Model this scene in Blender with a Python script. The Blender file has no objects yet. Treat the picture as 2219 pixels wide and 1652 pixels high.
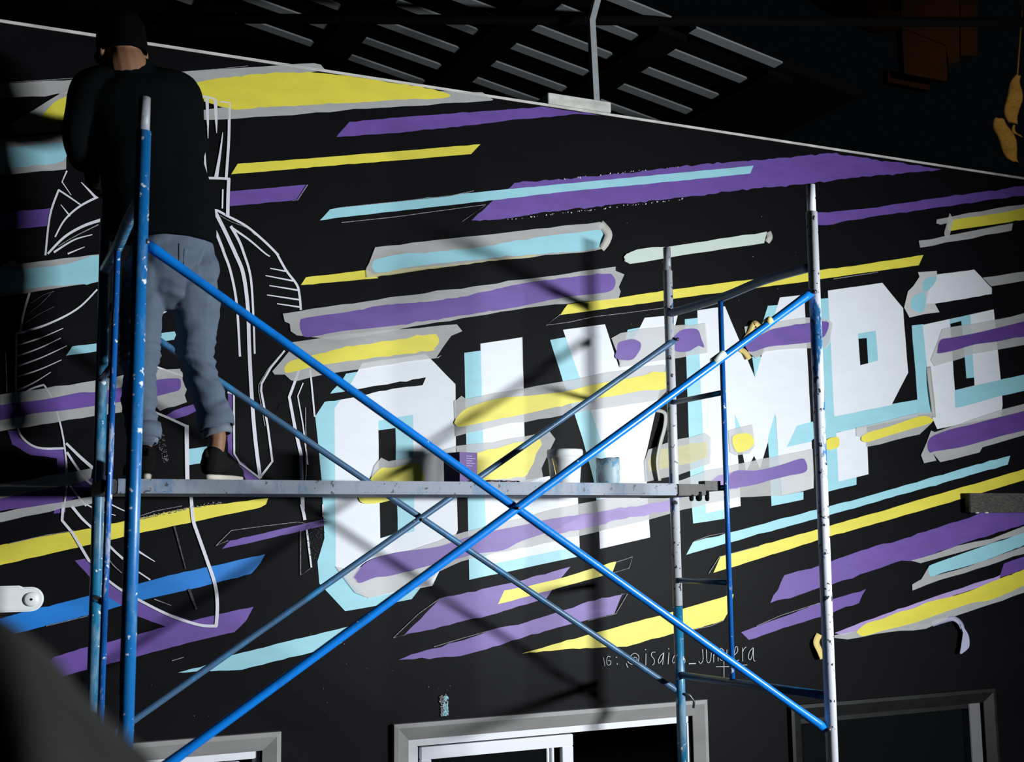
import bpy, bmesh, math, random
from mathutils import Vector, Matrix, noise
from mathutils.geometry import tessellate_polygon
SC = bpy.context.scene
COL = SC.collection
GZ = 2.9                      # eye height above the ground
W, H, F = 2219.0, 1652.0, 2639.1
CAM = Vector((-0.53365, -4.88186, GZ))
RT = Vector((0.906585, -0.42182, -0.013056)); UP = Vector((-0.042612, -0.122274, 0.991581)); FW = Vector((0.419865, 0.898397, 0.128827))
WY = 0.40                     # front face of the painted wall (its plane is Y = WY)
# ------------------------------------------------------------------ camera, sky, lights, exposure
cd = bpy.data.cameras.new('camera'); cam = bpy.data.objects.new('camera', cd); COL.objects.link(cam)
cam.matrix_world = Matrix(((RT.x, UP.x, -FW.x, CAM.x), (RT.y, UP.y, -FW.y, CAM.y), (RT.z, UP.z, -FW.z, CAM.z), (0, 0, 0, 1)))
cd.sensor_fit = 'HORIZONTAL'; cd.sensor_width = 36.0; cd.lens = F / W * 36.0; cd.clip_end = 200; cd.clip_start = 0.05
cd.dof.use_dof = True; cd.dof.focus_distance = 5.6; cd.dof.aperture_fstop = 4.0
SC.camera = cam
SC.view_settings.view_transform = 'Standard'; SC.view_settings.look = 'None'
SC.view_settings.exposure = 0.0; SC.view_settings.gamma = 1.0; SC.view_settings.use_curve_mapping = False
wd = bpy.data.worlds.new('night_sky'); SC.world = wd; wd.use_nodes = True
bg = wd.node_tree.nodes['Background']; bg.inputs[0].default_value = (0.6, 0.8, 1.0, 1); bg.inputs[1].default_value = 0.0018
LP = Vector((5.02, -4.65, GZ + 0.10))
def spot(name, loc, target, power, col, angle, blend, rad):
    d = bpy.data.lights.new(name, 'SPOT'); d.energy = power; d.color = col; d.spot_size = math.radians(angle); d.spot_blend = blend; d.shadow_soft_size = rad
    o = bpy.data.objects.new(name, d); COL.objects.link(o); o.location = loc
    o.rotation_euler = (Vector(target) - Vector(loc)).to_track_quat('-Z', 'Y').to_euler(); return o
fl = bpy.data.lights.new('flood_light', 'AREA'); fl.shape = 'RECTANGLE'; fl.size = 0.9; fl.size_y = 0.22; fl.energy = 275; fl.color = (0.93, 0.97, 1.0); fl.spread = math.radians(124)
flo = bpy.data.objects.new('flood_light', fl); COL.objects.link(flo); flo.location = LP
flo.rotation_euler = (Vector((-1.0, WY, GZ - 0.3)) - LP).to_track_quat('-Z', 'Y').to_euler()
spot('added_warm_spot', (7.5, -2.5, GZ + 3.2), (7.2, 3.5, GZ + 2.6), 170, (1.0, 0.72, 0.38), 50, 0.6, 0.1)  # added warm lamp out of view, brightens the hanging leaf and boards

# ------------------------------------------------------------------ helpers
def ray(x, y): return RT * ((x - W / 2) / F) + UP * ((H / 2 - y) / F) + FW
def at(x, y, Y):
    q = ray(x, y); return CAM + q * ((Y - CAM.y) / q.y)
TILE = {'A': (0, 0, 2.9986), 'B': (740, 0, 2.9986), 'C': (1479, 0, 2.9986), 'D': (0, 550, 2.9986), 'E': (740, 550, 2.9986), 'F': (1479, 550, 2.9986),
        'G': (0, 1100, 2.9932), 'H': (740, 1100, 2.9932), 'I': (1479, 1100, 2.9932), 'S': (1230, 1330, 4.7213), 'M': (1380, 740, 4.59), 'X': (0, 0, 1.0)}
def T(t, pts):
    ox, oy, s = TILE[t]
    return [(ox + p[0] / s, oy + p[1] / s) for p in pts]
def mesh_obj(name, verts, faces, mat, parent=None, smooth=False):
    me = bpy.data.meshes.new(name); me.from_pydata([tuple(v) for v in verts], [], faces); me.update()
    if mat: me.materials.append(mat)
    if smooth: me.polygons.foreach_set('use_smooth', [True] * len(me.polygons))
    o = bpy.data.objects.new(name, me); COL.objects.link(o)
    if parent: o.parent = parent; o.matrix_parent_inverse = parent.matrix_world.inverted()
    return o
def bm_obj(name, bm, mat, parent=None, smooth=False):
    bmesh.ops.recalc_face_normals(bm, faces=bm.faces)
    me = bpy.data.meshes.new(name); bm.to_mesh(me); bm.free()
    if mat: me.materials.append(mat)
    if smooth: me.polygons.foreach_set('use_smooth', [True] * len(me.polygons))
    o = bpy.data.objects.new(name, me); COL.objects.link(o)
    if parent: o.parent = parent; o.matrix_parent_inverse = parent.matrix_world.inverted()
    return o
def empty(name, loc, label, cat, group=None):
    o = bpy.data.objects.new(name, None); COL.objects.link(o); o.location = loc; o.empty_display_size = 0.1
    o.matrix_world = Matrix.Translation(loc)
    o['label'] = label; o['category'] = cat
    if group: o['group'] = group
    return o
def tag(o, label, cat, group=None):
    o['label'] = label; o['category'] = cat
    if group: o['group'] = group
    return o
def struct(o): o['kind'] = 'structure'; return o
def box(bm, lo, hi):
    vs = [bm.verts.new((x, y, z)) for z in (lo[2], hi[2]) for y in (lo[1], hi[1]) for x in (lo[0], hi[0])]
    for f in ((0, 2, 3, 1), (4, 5, 7, 6), (0, 1, 5, 4), (2, 6, 7, 3), (0, 4, 6, 2), (1, 3, 7, 5)): bm.faces.new([vs[i] for i in f])
def frame_of(d):
    d = d.normalized(); a = Vector((0, 0, 1)) if abs(d.z) < 0.9 else Vector((1, 0, 0))
    u = d.cross(a).normalized(); return u, u.cross(d).normalized()
def tube(bm, pts, r, n=14, cap=True, flat=None):
    """tube through 3-D points; r number or list; flat = list of (sx) squash factors"""
    pts = [Vector(p) for p in pts]; rings = []
    for i, p in enumerate(pts):
        d = (pts[min(i + 1, len(pts) - 1)] - pts[max(i - 1, 0)])
        u, v = frame_of(d); rr = r[i] if isinstance(r, (list, tuple)) else r
        k = flat[i] if flat else 1.0
        rings.append([bm.verts.new(p + (u * math.cos(2 * math.pi * j / n) * (1 / k if k < 1 else 1) * 1.0 + v * math.sin(2 * math.pi * j / n) * k) * rr) for j in range(n)])
    for a, b in zip(rings, rings[1:]):
        for j in range(n): bm.faces.new((a[j], a[(j + 1) % n], b[(j + 1) % n], b[j]))
    if cap: bm.faces.new(rings[0][::-1]); bm.faces.new(rings[-1])
def tube_obj(name, pts, r, mat, parent, n=14, flat=None):
    bm = bmesh.new(); tube(bm, pts, r, n, True, flat); return bm_obj(name, bm, mat, parent, True)
def box_obj(name, lo, hi, mat, parent=None, bevel=0.0):
    bm = bmesh.new(); box(bm, lo, hi)
    if bevel: bmesh.ops.bevel(bm, geom=bm.edges[:], offset=bevel, segments=2, affect='EDGES')
    return bm_obj(name, bm, mat, parent)

# ------------------------------------------------------------------ materials
def lin(c): return tuple((x / 255 / 12.92 if x / 255 <= 0.04045 else ((x / 255 + 0.055) / 1.055) ** 2.4) for x in c)
def new_mat(name):
    m = bpy.data.materials.new(name); m.use_nodes = True
    nt = m.node_tree; return m, nt, nt.nodes['Principled BSDF']
def noise_node(nt, scale, detail=4, rough=0.6, coord='Object', stretch=None):
    tc = nt.nodes.new('ShaderNodeTexCoord'); nz = nt.nodes.new('ShaderNodeTexNoise')
    nz.inputs['Scale'].default_value = scale; nz.inputs['Detail'].default_value = detail; nz.inputs['Roughness'].default_value = rough
    if stretch:
        mp = nt.nodes.new('ShaderNodeMapping'); mp.inputs['Scale'].default_value = stretch
        nt.links.new(tc.outputs[coord], mp.inputs['Vector']); nt.links.new(mp.outputs[0], nz.inputs['Vector'])
    else: nt.links.new(tc.outputs[coord], nz.inputs['Vector'])
    return nz
def ramp(nt, src, stops):
    r = nt.nodes.new('ShaderNodeValToRGB'); e = r.color_ramp.elements
    while len(e) < len(stops): e.new(0.5)
    for el, (p, c) in zip(e, stops): el.position = p; el.color = (*c, 1) if len(c) == 3 else c
    nt.links.new(src, r.inputs[0]); return r
def mixc(nt, fac, a, b):
    m = nt.nodes.new('ShaderNodeMix'); m.data_type = 'RGBA'
    for sock, val in ((m.inputs[0], fac), (m.inputs[6], a), (m.inputs[7], b)):
        if hasattr(val, 'links') or hasattr(val, 'is_linked'): nt.links.new(val, sock)
        elif isinstance(val, (int, float)): sock.default_value = val
        else: sock.default_value = (*val, 1)
    return m.outputs[2]
def bump(nt, src, bs, strength, dist=0.01):
    b = nt.nodes.new('ShaderNodeBump'); b.inputs['Strength'].default_value = strength; b.inputs['Distance'].default_value = dist
    nt.links.new(src, b.inputs['Height']); nt.links.new(b.outputs[0], bs.inputs['Normal'])
def paint(name, rgb, rough=0.6, var=0.12, scale=5, spec=0.25):
    m, nt, bs = new_mat(name)
    nz = noise_node(nt, scale, 5, 0.6, stretch=(1, 1, 3))
    r = ramp(nt, nz.outputs[0], [(0.3, tuple(x * (1 - var) for x in rgb)), (0.7, tuple(min(1, x * (1 + var)) for x in rgb))])
    nt.links.new(r.outputs[0], bs.inputs['Base Color']); bs.inputs['Roughness'].default_value = rough; bs.inputs['Specular IOR Level'].default_value = spec
    nz2 = noise_node(nt, 160, 3); bump(nt, nz2.outputs[0], bs, 0.12, 0.002)
    return m
def plain(name, rgb, rough=0.5, metal=0.0, spec=0.5):
    m, nt, bs = new_mat(name); bs.inputs['Base Color'].default_value = (*rgb, 1); bs.inputs['Roughness'].default_value = rough
    bs.inputs['Metallic'].default_value = metal; bs.inputs['Specular IOR Level'].default_value = spec; return m
M_BLACK = paint('black_wall_paint', (0.0048, 0.0047, 0.0058), 0.50, 0.18, 1.5, 0.06)
M_KPAINT = paint('black_touch_up_paint', (0.0046, 0.0046, 0.0055), 0.50, 0.2, 4, 0.06)
M_PURPLE = paint('purple_paint', (0.135, 0.066, 0.33), 0.47, 0.12, 5, 0.45)
M_DPURPLE = paint('deep_purple_paint', (0.115, 0.05, 0.27), 0.47, 0.12, 5, 0.45)
M_LILAC = paint('lilac_paint', (0.40, 0.30, 0.58), 0.65, 0.12)
M_YELLOW = paint('yellow_paint', (0.77, 0.68, 0.065), 0.47, 0.07, 5, 0.45)
M_CYAN = paint('pale_cyan_paint', (0.31, 0.63, 0.72), 0.47, 0.06, 5, 0.45)
M_BLUE = paint('blue_paint', (0.004, 0.19, 0.62), 0.47, 0.08, 5, 0.45)
M_WHITE = paint('white_paint', (0.76, 0.79, 0.84), 0.47, 0.03, 5, 0.35)
M_LINE = paint('white_line_paint', (0.70, 0.70, 0.77), 0.6, 0.06)
M_THIN = paint('thin_chalky_paint', (0.24, 0.235, 0.24), 0.8, 0.6, 60)
M_GHOST = paint('faint_grey_paint', (0.06, 0.06, 0.068), 0.8, 0.6, 30)
M_MINT = paint('pale_mint_tape', (0.58, 0.68, 0.62), 0.6, 0.03)
M_OCHRE = paint('creamy_yellow_tape', (0.80, 0.62, 0.22), 0.6, 0.05)
def tape_mat(name, rgb, opac):
    m, nt, bs = new_mat(name)
    nz = noise_node(nt, 9, 5, 0.65, stretch=(1, 1, 4))
    r = ramp(nt, nz.outputs[0], [(0.3, tuple(x * 0.95 for x in rgb)), (0.7, rgb)]); nt.links.new(r.outputs[0], bs.inputs['Base Color'])
    bs.inputs['Roughness'].default_value = 0.55; bs.inputs['Specular IOR Level'].default_value = 0.3
    tr = nt.nodes.new('ShaderNodeBsdfTransparent'); mx = nt.nodes.new('ShaderNodeMixShader')
    mr = nt.nodes.new('ShaderNodeMapRange'); mr.inputs[1].default_value = 0.3; mr.inputs[2].default_value = 0.7; mr.inputs[3].default_value = opac - 0.03; mr.inputs[4].default_value = opac + 0.03
    nt.links.new(nz.outputs[0], mr.inputs[0]); nt.links.new(mr.outputs[0], mx.inputs[0])
    nt.links.new(tr.outputs[0], mx.inputs[1]); nt.links.new(bs.outputs[0], mx.inputs[2])
    nt.links.new(mx.outputs[0], nt.nodes['Material Output'].inputs[0]); return m
M_TAPE = tape_mat('masking_tape_paper', (0.70, 0.70, 0.69), 0.60)
M_TAPEO = tape_mat('masking_tape_double', (0.70, 0.70, 0.68), 0.86)
M_TPALE = tape_mat('yellow_smeared_tape', (0.82, 0.76, 0.38), 0.55)

def pipe_mat(name, base, patches, lo, hi, speck=(0.8, 0.84, 0.9), rough=0.35, metal=0.0, seed=0.0, speck_t=0.635, scale=9):
    """painted steel pipe: base coat, patches of another colour along the length, and paint specks"""
    m, nt, bs = new_mat(name)
    nz = noise_node(nt, scale, 6, 0.7, stretch=(1.6, 1.6, 0.45)); nz.noise_dimensions = '4D'; nz.inputs['W'].default_value = seed
    r = ramp(nt, nz.outputs[0], [(lo, (0, 0, 0)), (hi, (1, 1, 1))])
    nz2 = noise_node(nt, 38, 4, 0.55); nz2.noise_dimensions = '4D'; nz2.inputs['W'].default_value = seed + 3
    r2 = ramp(nt, nz2.outputs[0], [(speck_t, (0, 0, 0)), (speck_t + 0.02, (1, 1, 1))])
    nz3 = noise_node(nt, 120, 3, 0.6)
    r3 = ramp(nt, nz3.outputs[0], [(0.68, (0, 0, 0)), (0.74, (1, 1, 1))])
    c = mixc(nt, r.outputs[0], base, patches)
    c = mixc(nt, r2.outputs[0], c, speck)
    c = mixc(nt, r3.outputs[0], c, tuple(x * 0.25 for x in base))
    nt.links.new(c, bs.inputs['Base Color']); bs.inputs['Roughness'].default_value = rough; bs.inputs['Metallic'].default_value = metal
    bump(nt, nz2.outputs[0], bs, 0.2, 0.003); return m
BLU = (0.006, 0.135, 0.40); BLU2 = (0.01, 0.17, 0.34); GREY = (0.42, 0.45, 0.50)
M_POST_BLUE = pipe_mat('blue_post_paint', BLU, (0.10, 0.25, 0.42), 0.50, 0.64, seed=1.3)
M_POST_BLUE2 = pipe_mat('scuffed_blue_post_paint', BLU2, (0.20, 0.33, 0.45), 0.46, 0.60, seed=4.1)
M_POST_WHITE = pipe_mat('worn_whitish_post_paint', (0.55, 0.57, 0.61), (0.012, 0.13, 0.38), 0.55, 0.58, speck=(0.05, 0.05, 0.06), seed=7.7, scale=7, speck_t=0.60)
M_POST_FRONT = pipe_mat('worn_grey_white_post', (0.60, 0.62, 0.68), (0.02, 0.13, 0.32), 0.565, 0.60, speck=(0.03, 0.04, 0.06), seed=9.2, scale=6, speck_t=0.61)
M_SPIGOT = pipe_mat('bare_steel_spigot', (0.30, 0.32, 0.35), (0.10, 0.12, 0.16), 0.5, 0.6, seed=2.2, rough=0.45, speck=(0.12, 0.09, 0.07))
M_STILE = pipe_mat('blue_stile_paint', (0.006, 0.11, 0.42), (0.30, 0.38, 0.52), 0.56, 0.60, seed=5.5)
M_BRACE = pipe_mat('bright_blue_brace_paint', (0.002, 0.17, 0.62), (0.004, 0.14, 0.50), 0.5, 0.6, seed=3.1, speck_t=0.70, rough=0.28)
M_BRACE_DULL = pipe_mat('dull_blue_brace_paint', (0.05, 0.12, 0.22), (0.02, 0.19, 0.42), 0.52, 0.64, seed=6.4, speck=(0.3, 0.32, 0.35), speck_t=0.68, rough=0.4)
M_RUNG = pipe_mat('dark_blue_rung_paint', (0.010, 0.055, 0.12), (0.006, 0.10, 0.22), 0.5, 0.6, seed=8.8, speck=(0.2, 0.28, 0.35), speck_t=0.75, rough=0.4)
M_STEEL = plain('dark_steel', (0.12, 0.12, 0.13), 0.4, 0.7)
M_PLANK = pipe_mat('paint_worn_plank', (0.20, 0.235, 0.29), (0.10, 0.17, 0.27), 0.52, 0.6, seed=11.0, speck=(0.04, 0.04, 0.05), speck_t=0.62, scale=5, rough=0.55)
M_PLANKEND = pipe_mat('rusty_plank_end', (0.045, 0.039, 0.036), (0.015, 0.014, 0.014), 0.5, 0.6, seed=12.0, scale=12, rough=0.6, speck_t=0.8)
M_ALU = plain('white_window_frame', (0.75, 0.77, 0.82), 0.35)
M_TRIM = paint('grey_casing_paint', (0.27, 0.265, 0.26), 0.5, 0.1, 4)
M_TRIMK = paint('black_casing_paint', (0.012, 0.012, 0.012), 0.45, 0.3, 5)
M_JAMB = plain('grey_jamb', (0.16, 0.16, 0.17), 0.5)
M_COPING = paint('bare_white_wall_edge', (0.62, 0.61, 0.57), 0.6, 0.25, 12)
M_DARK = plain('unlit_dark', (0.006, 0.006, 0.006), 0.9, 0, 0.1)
M_ROOFBEAM = plain('black_roof_beam', (0.004, 0.004, 0.0045), 0.95, 0, 0.0)
M_SLAT = paint('grey_roof_slat', (0.21, 0.22, 0.226), 0.6, 0.08, 3)
M_GALV = paint('galvanised_post', (0.33, 0.35, 0.36), 0.5, 0.1, 14)
M_PLATE = paint('pale_bracket', (0.62, 0.62, 0.58), 0.5, 0.25, 10)
M_FLOOR = paint('dark_yard_concrete', (0.03, 0.03, 0.031), 0.85, 0.3, 2)
def glass_mat():
    m, nt, bs = new_mat('dark_window_glass'); bs.inputs['Base Color'].default_value = (0.01, 0.011, 0.012, 1); bs.inputs['Roughness'].default_value = 0.03
    tr = nt.nodes.new('ShaderNodeBsdfTransparent'); tr.inputs[0].default_value = (0.8, 0.85, 0.85, 1); mx = nt.nodes.new('ShaderNodeMixShader'); mx.inputs[0].default_value = 0.45
    nt.links.new(tr.outputs[0], mx.inputs[1]); nt.links.new(bs.outputs[0], mx.inputs[2]); nt.links.new(mx.outputs[0], nt.nodes['Material Output'].inputs[0]); return m
M_GLASS = glass_mat()

# ------------------------------------------------------------------ the setting
WK = (WY - CAM.y) / 5.38186
def kx(x): return CAM.x + (x - CAM.x) * WK
WT = GZ + 2.207 * WK                                 # top of the painted wall
WX0, WX1 = -3.0, 8.2
WIN = [('window_1', kx(-0.45), kx(0.842), GZ - 0.815 * WK), ('window_2', kx(1.359), kx(3.043), GZ - 0.824 * WK), ('window_3', kx(3.566), kx(5.022), GZ - 0.89 * WK)]
SILL = 0.85; CAS = 0.075
bm = bmesh.new()
xs = [WX0]
for _, a, b, t in WIN:
    box(bm, (xs[-1], WY, 0), (a + CAS, WY + 0.18, WT)); xs.append(b - CAS)
    box(bm, (a + CAS, WY, 0), (b - CAS, WY + 0.18, SILL)); box(bm, (a + CAS, WY, t - CAS), (b - CAS, WY + 0.18, WT))
box(bm, (xs[-1], WY, 0), (WX1, WY + 0.18, WT))
wall = struct(bm_obj('wall_back', bm, M_BLACK))
wall['label'] = 'black wall covered by a half-finished mural'
struct(box_obj('floor', (-12, -9, -0.1), (16, 12, 0.0), M_FLOOR))
struct(box_obj('trim_1', (WX0, WY - 0.004, WT), (WX1, WY + 0.19, WT + 0.013), M_COPING))
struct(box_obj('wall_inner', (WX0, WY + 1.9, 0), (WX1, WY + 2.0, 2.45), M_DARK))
for i, (nm, a, b, t) in enumerate(WIN):
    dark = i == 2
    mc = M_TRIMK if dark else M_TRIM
    bm = bmesh.new()          # mitred casing: outer edge proud of the wall, sloping in to the frame
    o = [(a, t), (b, t), (b, SILL - CAS), (a, SILL - CAS)]; n_ = [(a + CAS, t - CAS), (b - CAS, t - CAS), (b - CAS, SILL), (a + CAS, SILL)]
    m_ = [((p[0] * 0.75 + q[0] * 0.25), (p[1] * 0.75 + q[1] * 0.25)) for p, q in zip(o, n_)]
    rg = [[bm.verts.new((p[0], y, p[1])) for p in pts] for pts, y in ((o, WY - 0.001), (o, WY - 0.028), (m_, WY - 0.030), (n_, WY - 0.006), (n_, WY + 0.05))]
    for r0, r1 in zip(rg, rg[1:]):
        for k in range(4): bm.faces.new((r0[k], r0[(k + 1) % 4], r1[(k + 1) % 4], r1[k]))
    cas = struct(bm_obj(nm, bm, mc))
    def bar(name, x0, x1, z0, z1, y0, y1, mat, par=cas):
        return box_obj(name, (x0, y0, z0), (x1, y1, z1), mat, par, 0.003)
    A, B, Tt = a + CAS, b - CAS, t - CAS
    if not dark:
        bar('frame_rail', A, B, Tt - 0.035, Tt, WY + 0.02, WY + 0.09, M_ALU); bar('frame_rail', A, B, SILL, SILL + 0.035, WY + 0.02, WY + 0.09, M_ALU)
        bar('frame_stile', A, A + 0.055, SILL + 0.035, Tt - 0.035, WY + 0.02, WY + 0.09, M_ALU); bar('frame_stile', B - 0.022, B, SILL + 0.035, Tt - 0.035, WY + 0.02, WY + 0.09, M_ALU)
        mid = a + (b - a) * 0.56 if i == 1 else b - 0.16
        s0 = A + 0.075
        sash = bar('sash', s0, mid, Tt - 0.10, Tt - 0.045, WY + 0.035, WY + 0.065, M_ALU)
        bar('sash_stile', s0, s0 + 0.05, SILL + 0.09, Tt - 0.10, WY + 0.035, WY + 0.065, M_ALU, cas)
        bar('sash_stile', mid - 0.06, mid, SILL + 0.09, Tt - 0.10, WY + 0.035, WY + 0.065, M_ALU, cas)
        bar('sash_rail', s0, mid, SILL + 0.035, SILL + 0.09, WY + 0.035, WY + 0.065, M_ALU, cas)
        bar('glazing_bar', mid - 0.14, mid - 0.125, SILL + 0.09, Tt - 0.10, WY + 0.04, WY + 0.06, M_ALU, cas)
        bar('glazing_bar', mid - 0.115, mid - 0.10, SILL + 0.09, Tt - 0.10, WY + 0.04, WY + 0.06, M_ALU, cas)
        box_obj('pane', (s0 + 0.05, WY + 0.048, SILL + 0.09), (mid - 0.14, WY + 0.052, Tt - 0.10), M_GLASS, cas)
    else:
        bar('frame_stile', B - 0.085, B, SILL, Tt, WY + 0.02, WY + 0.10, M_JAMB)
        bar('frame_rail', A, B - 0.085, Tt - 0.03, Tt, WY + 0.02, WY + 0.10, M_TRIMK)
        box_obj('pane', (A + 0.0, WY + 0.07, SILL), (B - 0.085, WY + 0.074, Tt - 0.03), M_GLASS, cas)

# the roof beyond the wall: sloping slats over dark beams
RS = 0.84
def rs(x, y, z): return (CAM.x + (x - CAM.x) * RS, CAM.y + (y - CAM.y) * RS, GZ + (z - GZ) * RS)
def rz(x): return GZ + 3.6 - 0.19 * (x - 2.0)
HEX = [(0, 1, 3, 2), (4, 6, 7, 5), (0, 4, 5, 1), (2, 3, 7, 6), (0, 2, 6, 4), (1, 5, 7, 3)]
def roof_bar(name, xa, xb, ya, yb, za, zb, mat, par): return mesh_obj(name, [rs(x, y, rz(x) + z) for x in (xa, xb) for y in (ya, yb) for z in (za, zb)], HEX, mat, par)
ceiling = struct(roof_bar('ceiling', -4, 5.2, 1.55, 8, 0.06, 0.12, M_ROOFBEAM, None))
bays = [2.07 - 0.86 * 3, 2.07 - 0.86 * 2, 2.07 - 0.86, 2.07, 2.93, 3.78]
for k in range(2, 9):
    y = 1.12 + 0.341 * k - 0.341 * 1
    for j, x0 in enumerate(bays):
        ends = (x0 - 0.02, x0 + 0.66)
        roof_bar('roof_slat', ends[0], ends[1], y - 0.045, y + 0.045, 0.0, 0.012, M_SLAT, ceiling)
for j, x0 in enumerate(bays + [4.64]): roof_bar('roof_beam', x0 - 0.22, x0 - 0.01, 1.55, 7.5, -0.035, 0.01, M_ROOFBEAM, ceiling)
bz = at(1277, 44, 0.6)                    # the dark header the post carries
dx = Vector((math.cos(math.radians(22.6)), -math.sin(math.radians(22.6)), 0))
tube_obj('roof_header', [bz - dx * 3.2, bz + dx * 2.6], [0.028, 0.028], M_ROOFBEAM, ceiling, 8)

# post on the wall top
pbase = at(1291, 236, WY + 0.08); pbase.z = WT + 0.018
post = empty('roof_post', pbase, 'grey steel post standing on top of the wall, bent near its head', 'post')
ptop = at(1281, 46, WY + 0.08); pup = at(1301, -30, WY + 0.08)
def square_bar(bm, pts, w, d):
    rings = [[bm.verts.new(Vector(p) + Vector((sx * w, sy * d, 0))) for sx, sy in ((-1, -1), (1, -1), (1, 1), (-1, 1))] for p in pts]
    for a, b in zip(rings, rings[1:]):
        for j in range(4): bm.faces.new((a[j], a[(j + 1) % 4], b[(j + 1) % 4], b[j]))
    bm.faces.new(rings[0][::-1]); bm.faces.new(rings[-1])
bm = bmesh.new(); square_bar(bm, [pbase + Vector((0, 0, 0.05)), ptop], 0.017, 0.017); bm_obj('shaft', bm, M_GALV, post)
bm = bmesh.new(); square_bar(bm, [ptop, pup], 0.017, 0.017); bm_obj('strut', bm, M_GALV, post)
pl0 = at(1173, 225, WY + 0.08); pl1 = at(1308, 246, WY + 0.08)
box_obj('base_plate', (pl0.x, WY + 0.0, WT + 0.019), (pl1.x, WY + 0.16, WT + 0.075), M_PLATE, post, 0.003)

# ------------------------------------------------------------------ the mural: thin coats of paint on the wall
LAY = [0]
def lay(): LAY[0] += 1; return WY - 0.0012 - LAY[0] * 0.00004
def rough_edge(pts, step, amp, seed, smooth=False):
    rnd = random.Random(seed); out = []
    if smooth:
        n = len(pts); q = []
        for i in range(n):
            p0, p1, p2, p3 = pts[i - 1], pts[i], pts[(i + 1) % n], pts[(i + 2) % n]
            for k in range(4):
                t = k / 4; q.append(tuple(0.5 * (2 * p1[c] + (p2[c] - p0[c]) * t + (2 * p0[c] - 5 * p1[c] + 4 * p2[c] - p3[c]) * t * t + (3 * p1[c] - p0[c] - 3 * p2[c] + p3[c]) * t ** 3) for c in (0, 1)))
        pts = q
    n = len(pts)
    for i in range(n):
        a, b = pts[i], pts[(i + 1) % n]; L = math.hypot(b[0] - a[0], b[1] - a[1]); m = max(1, int(L / step))
        nx, ny = (-(b[1] - a[1]) / (L + 1e-6), (b[0] - a[0]) / (L + 1e-6))
        for k in range(m):
            t = k / m; j = rnd.gauss(0, amp) if k else 0
            out.append((a[0] + (b[0] - a[0]) * t + nx * j, a[1] + (b[1] - a[1]) * t + ny * j))
    return out
SEED = [1]
def on_wall(px, Y): return [at(x, y, Y) for x, y in px]
def wall_poly(name, px, mat, Y, parent, relief=0.0):
    vs = on_wall(px, Y)
    if relief: vs = [v + Vector((0, -relief * (0.5 + 0.5 * noise.noise(v * 7.0)), 0)) for v in vs]
    fl = [Vector((v.x, v.z, 0)) for v in vs]
    tris = tessellate_polygon([fl])
    fs = []
    for t in tris:
        a, b, c = (fl[i] for i in t)
        cr = (b.x - a.x) * (c.y - a.y) - (b.y - a.y) * (c.x - a.x)
        fs.append(tuple(t) if cr > 0 else tuple(t[::-1]))
    return mesh_obj(name, vs, fs, mat, parent)
def P(col, tile, pts, name='painted_stripe', label=None, amp=0.55, step=14, smooth=False):
    SEED[0] += 1
    px = rough_edge(T(tile, pts), step, amp, SEED[0], smooth)
    o = wall_poly(name, px, col, lay(), wall)
    if label: o['label'] = label
    return o
def TAPE(tile, pts, label, mat=None, group='masking tape stuck on the mural'):
    SEED[0] += 1
    px = rough_edge(T(tile, pts), 26, 0.9, SEED[0])
    o = wall_poly('masking_tape', px, mat or M_TAPE, lay(), None)
    tag(o, label, 'tape', group); return o
def spline(pts, k=6):
    if len(pts) < 3: return pts
    out = []
    q = [pts[0]] + list(pts) + [pts[-1]]
    for i in range(1, len(q) - 2):
        p0, p1, p2, p3 = q[i - 1], q[i], q[i + 1], q[i + 2]
        for j in range(k):
            t = j / k; out.append(tuple(0.5 * (2 * p1[c] + (p2[c] - p0[c]) * t + (2 * p0[c] - 5 * p1[c] + 4 * p2[c] - p3[c]) * t * t + (3 * p1[c] - p0[c] - 3 * p2[c] + p3[c]) * t ** 3) for c in range(len(p1))))
    out.append(pts[-1]); return out
def ribbon_px(pts, w, taper=(1, 1)):
    """strip of half-width around a px polyline -> quads"""
    n = len(pts); L = []; R_ = []
    for i, p in enumerate(pts):
        a, b = pts[max(i - 1, 0)], pts[min(i + 1, n - 1)]; dx_, dy = b[0] - a[0], b[1] - a[1]; l = math.hypot(dx_, dy) + 1e-6
        t = i / (n - 1); k = taper[0] + (taper[1] - taper[0]) * t
        k *= w / 2; L.append((p[0] - dy / l * k, p[1] + dx_ / l * k)); R_.append((p[0] + dy / l * k, p[1] - dx_ / l * k))
    return L, R_
def LINE(tile, pts, w, taper=(1, 1), mat=None, curve=True, name='painted_line', Y=None, parent='wall', collect=None):
    px = T(tile, pts); w = w / TILE[tile][2]
    if curve: px = spline(px)
    L, R_ = ribbon_px(px, w, taper); Y = Y or lay()
    vs = on_wall(L + R_, Y); n = len(px)
    fs = [(i, i + 1, n + i + 1, n + i) for i in range(n - 1)]
    if collect is not None:
        b = len(collect[0]); collect[0].extend(vs); collect[1].extend([tuple(b + i for i in f) for f in fs]); return
    # face the viewer
    a, b_, c = vs[fs[0][0]], vs[fs[0][1]], vs[fs[0][2]]
    if (b_ - a).cross(c - a).y > 0: fs = [f[::-1] for f in fs]
    return mesh_obj(name, vs, fs, mat or M_LINE, wall if parent == 'wall' else parent)
PU, YE, CY, BL, WH, KP = M_PURPLE, M_YELLOW, M_CYAN, M_BLUE, M_WHITE, M_KPAINT
LB = {id(PU): 'purple', id(YE): 'yellow', id(CY): 'pale cyan', id(BL): 'blue'}
def ST(col, tile, pts, **k):
    o = P(col, tile, pts, **k); o['label'] = LB.get(id(col), 'white') + ' painted stripe'; return o
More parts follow.
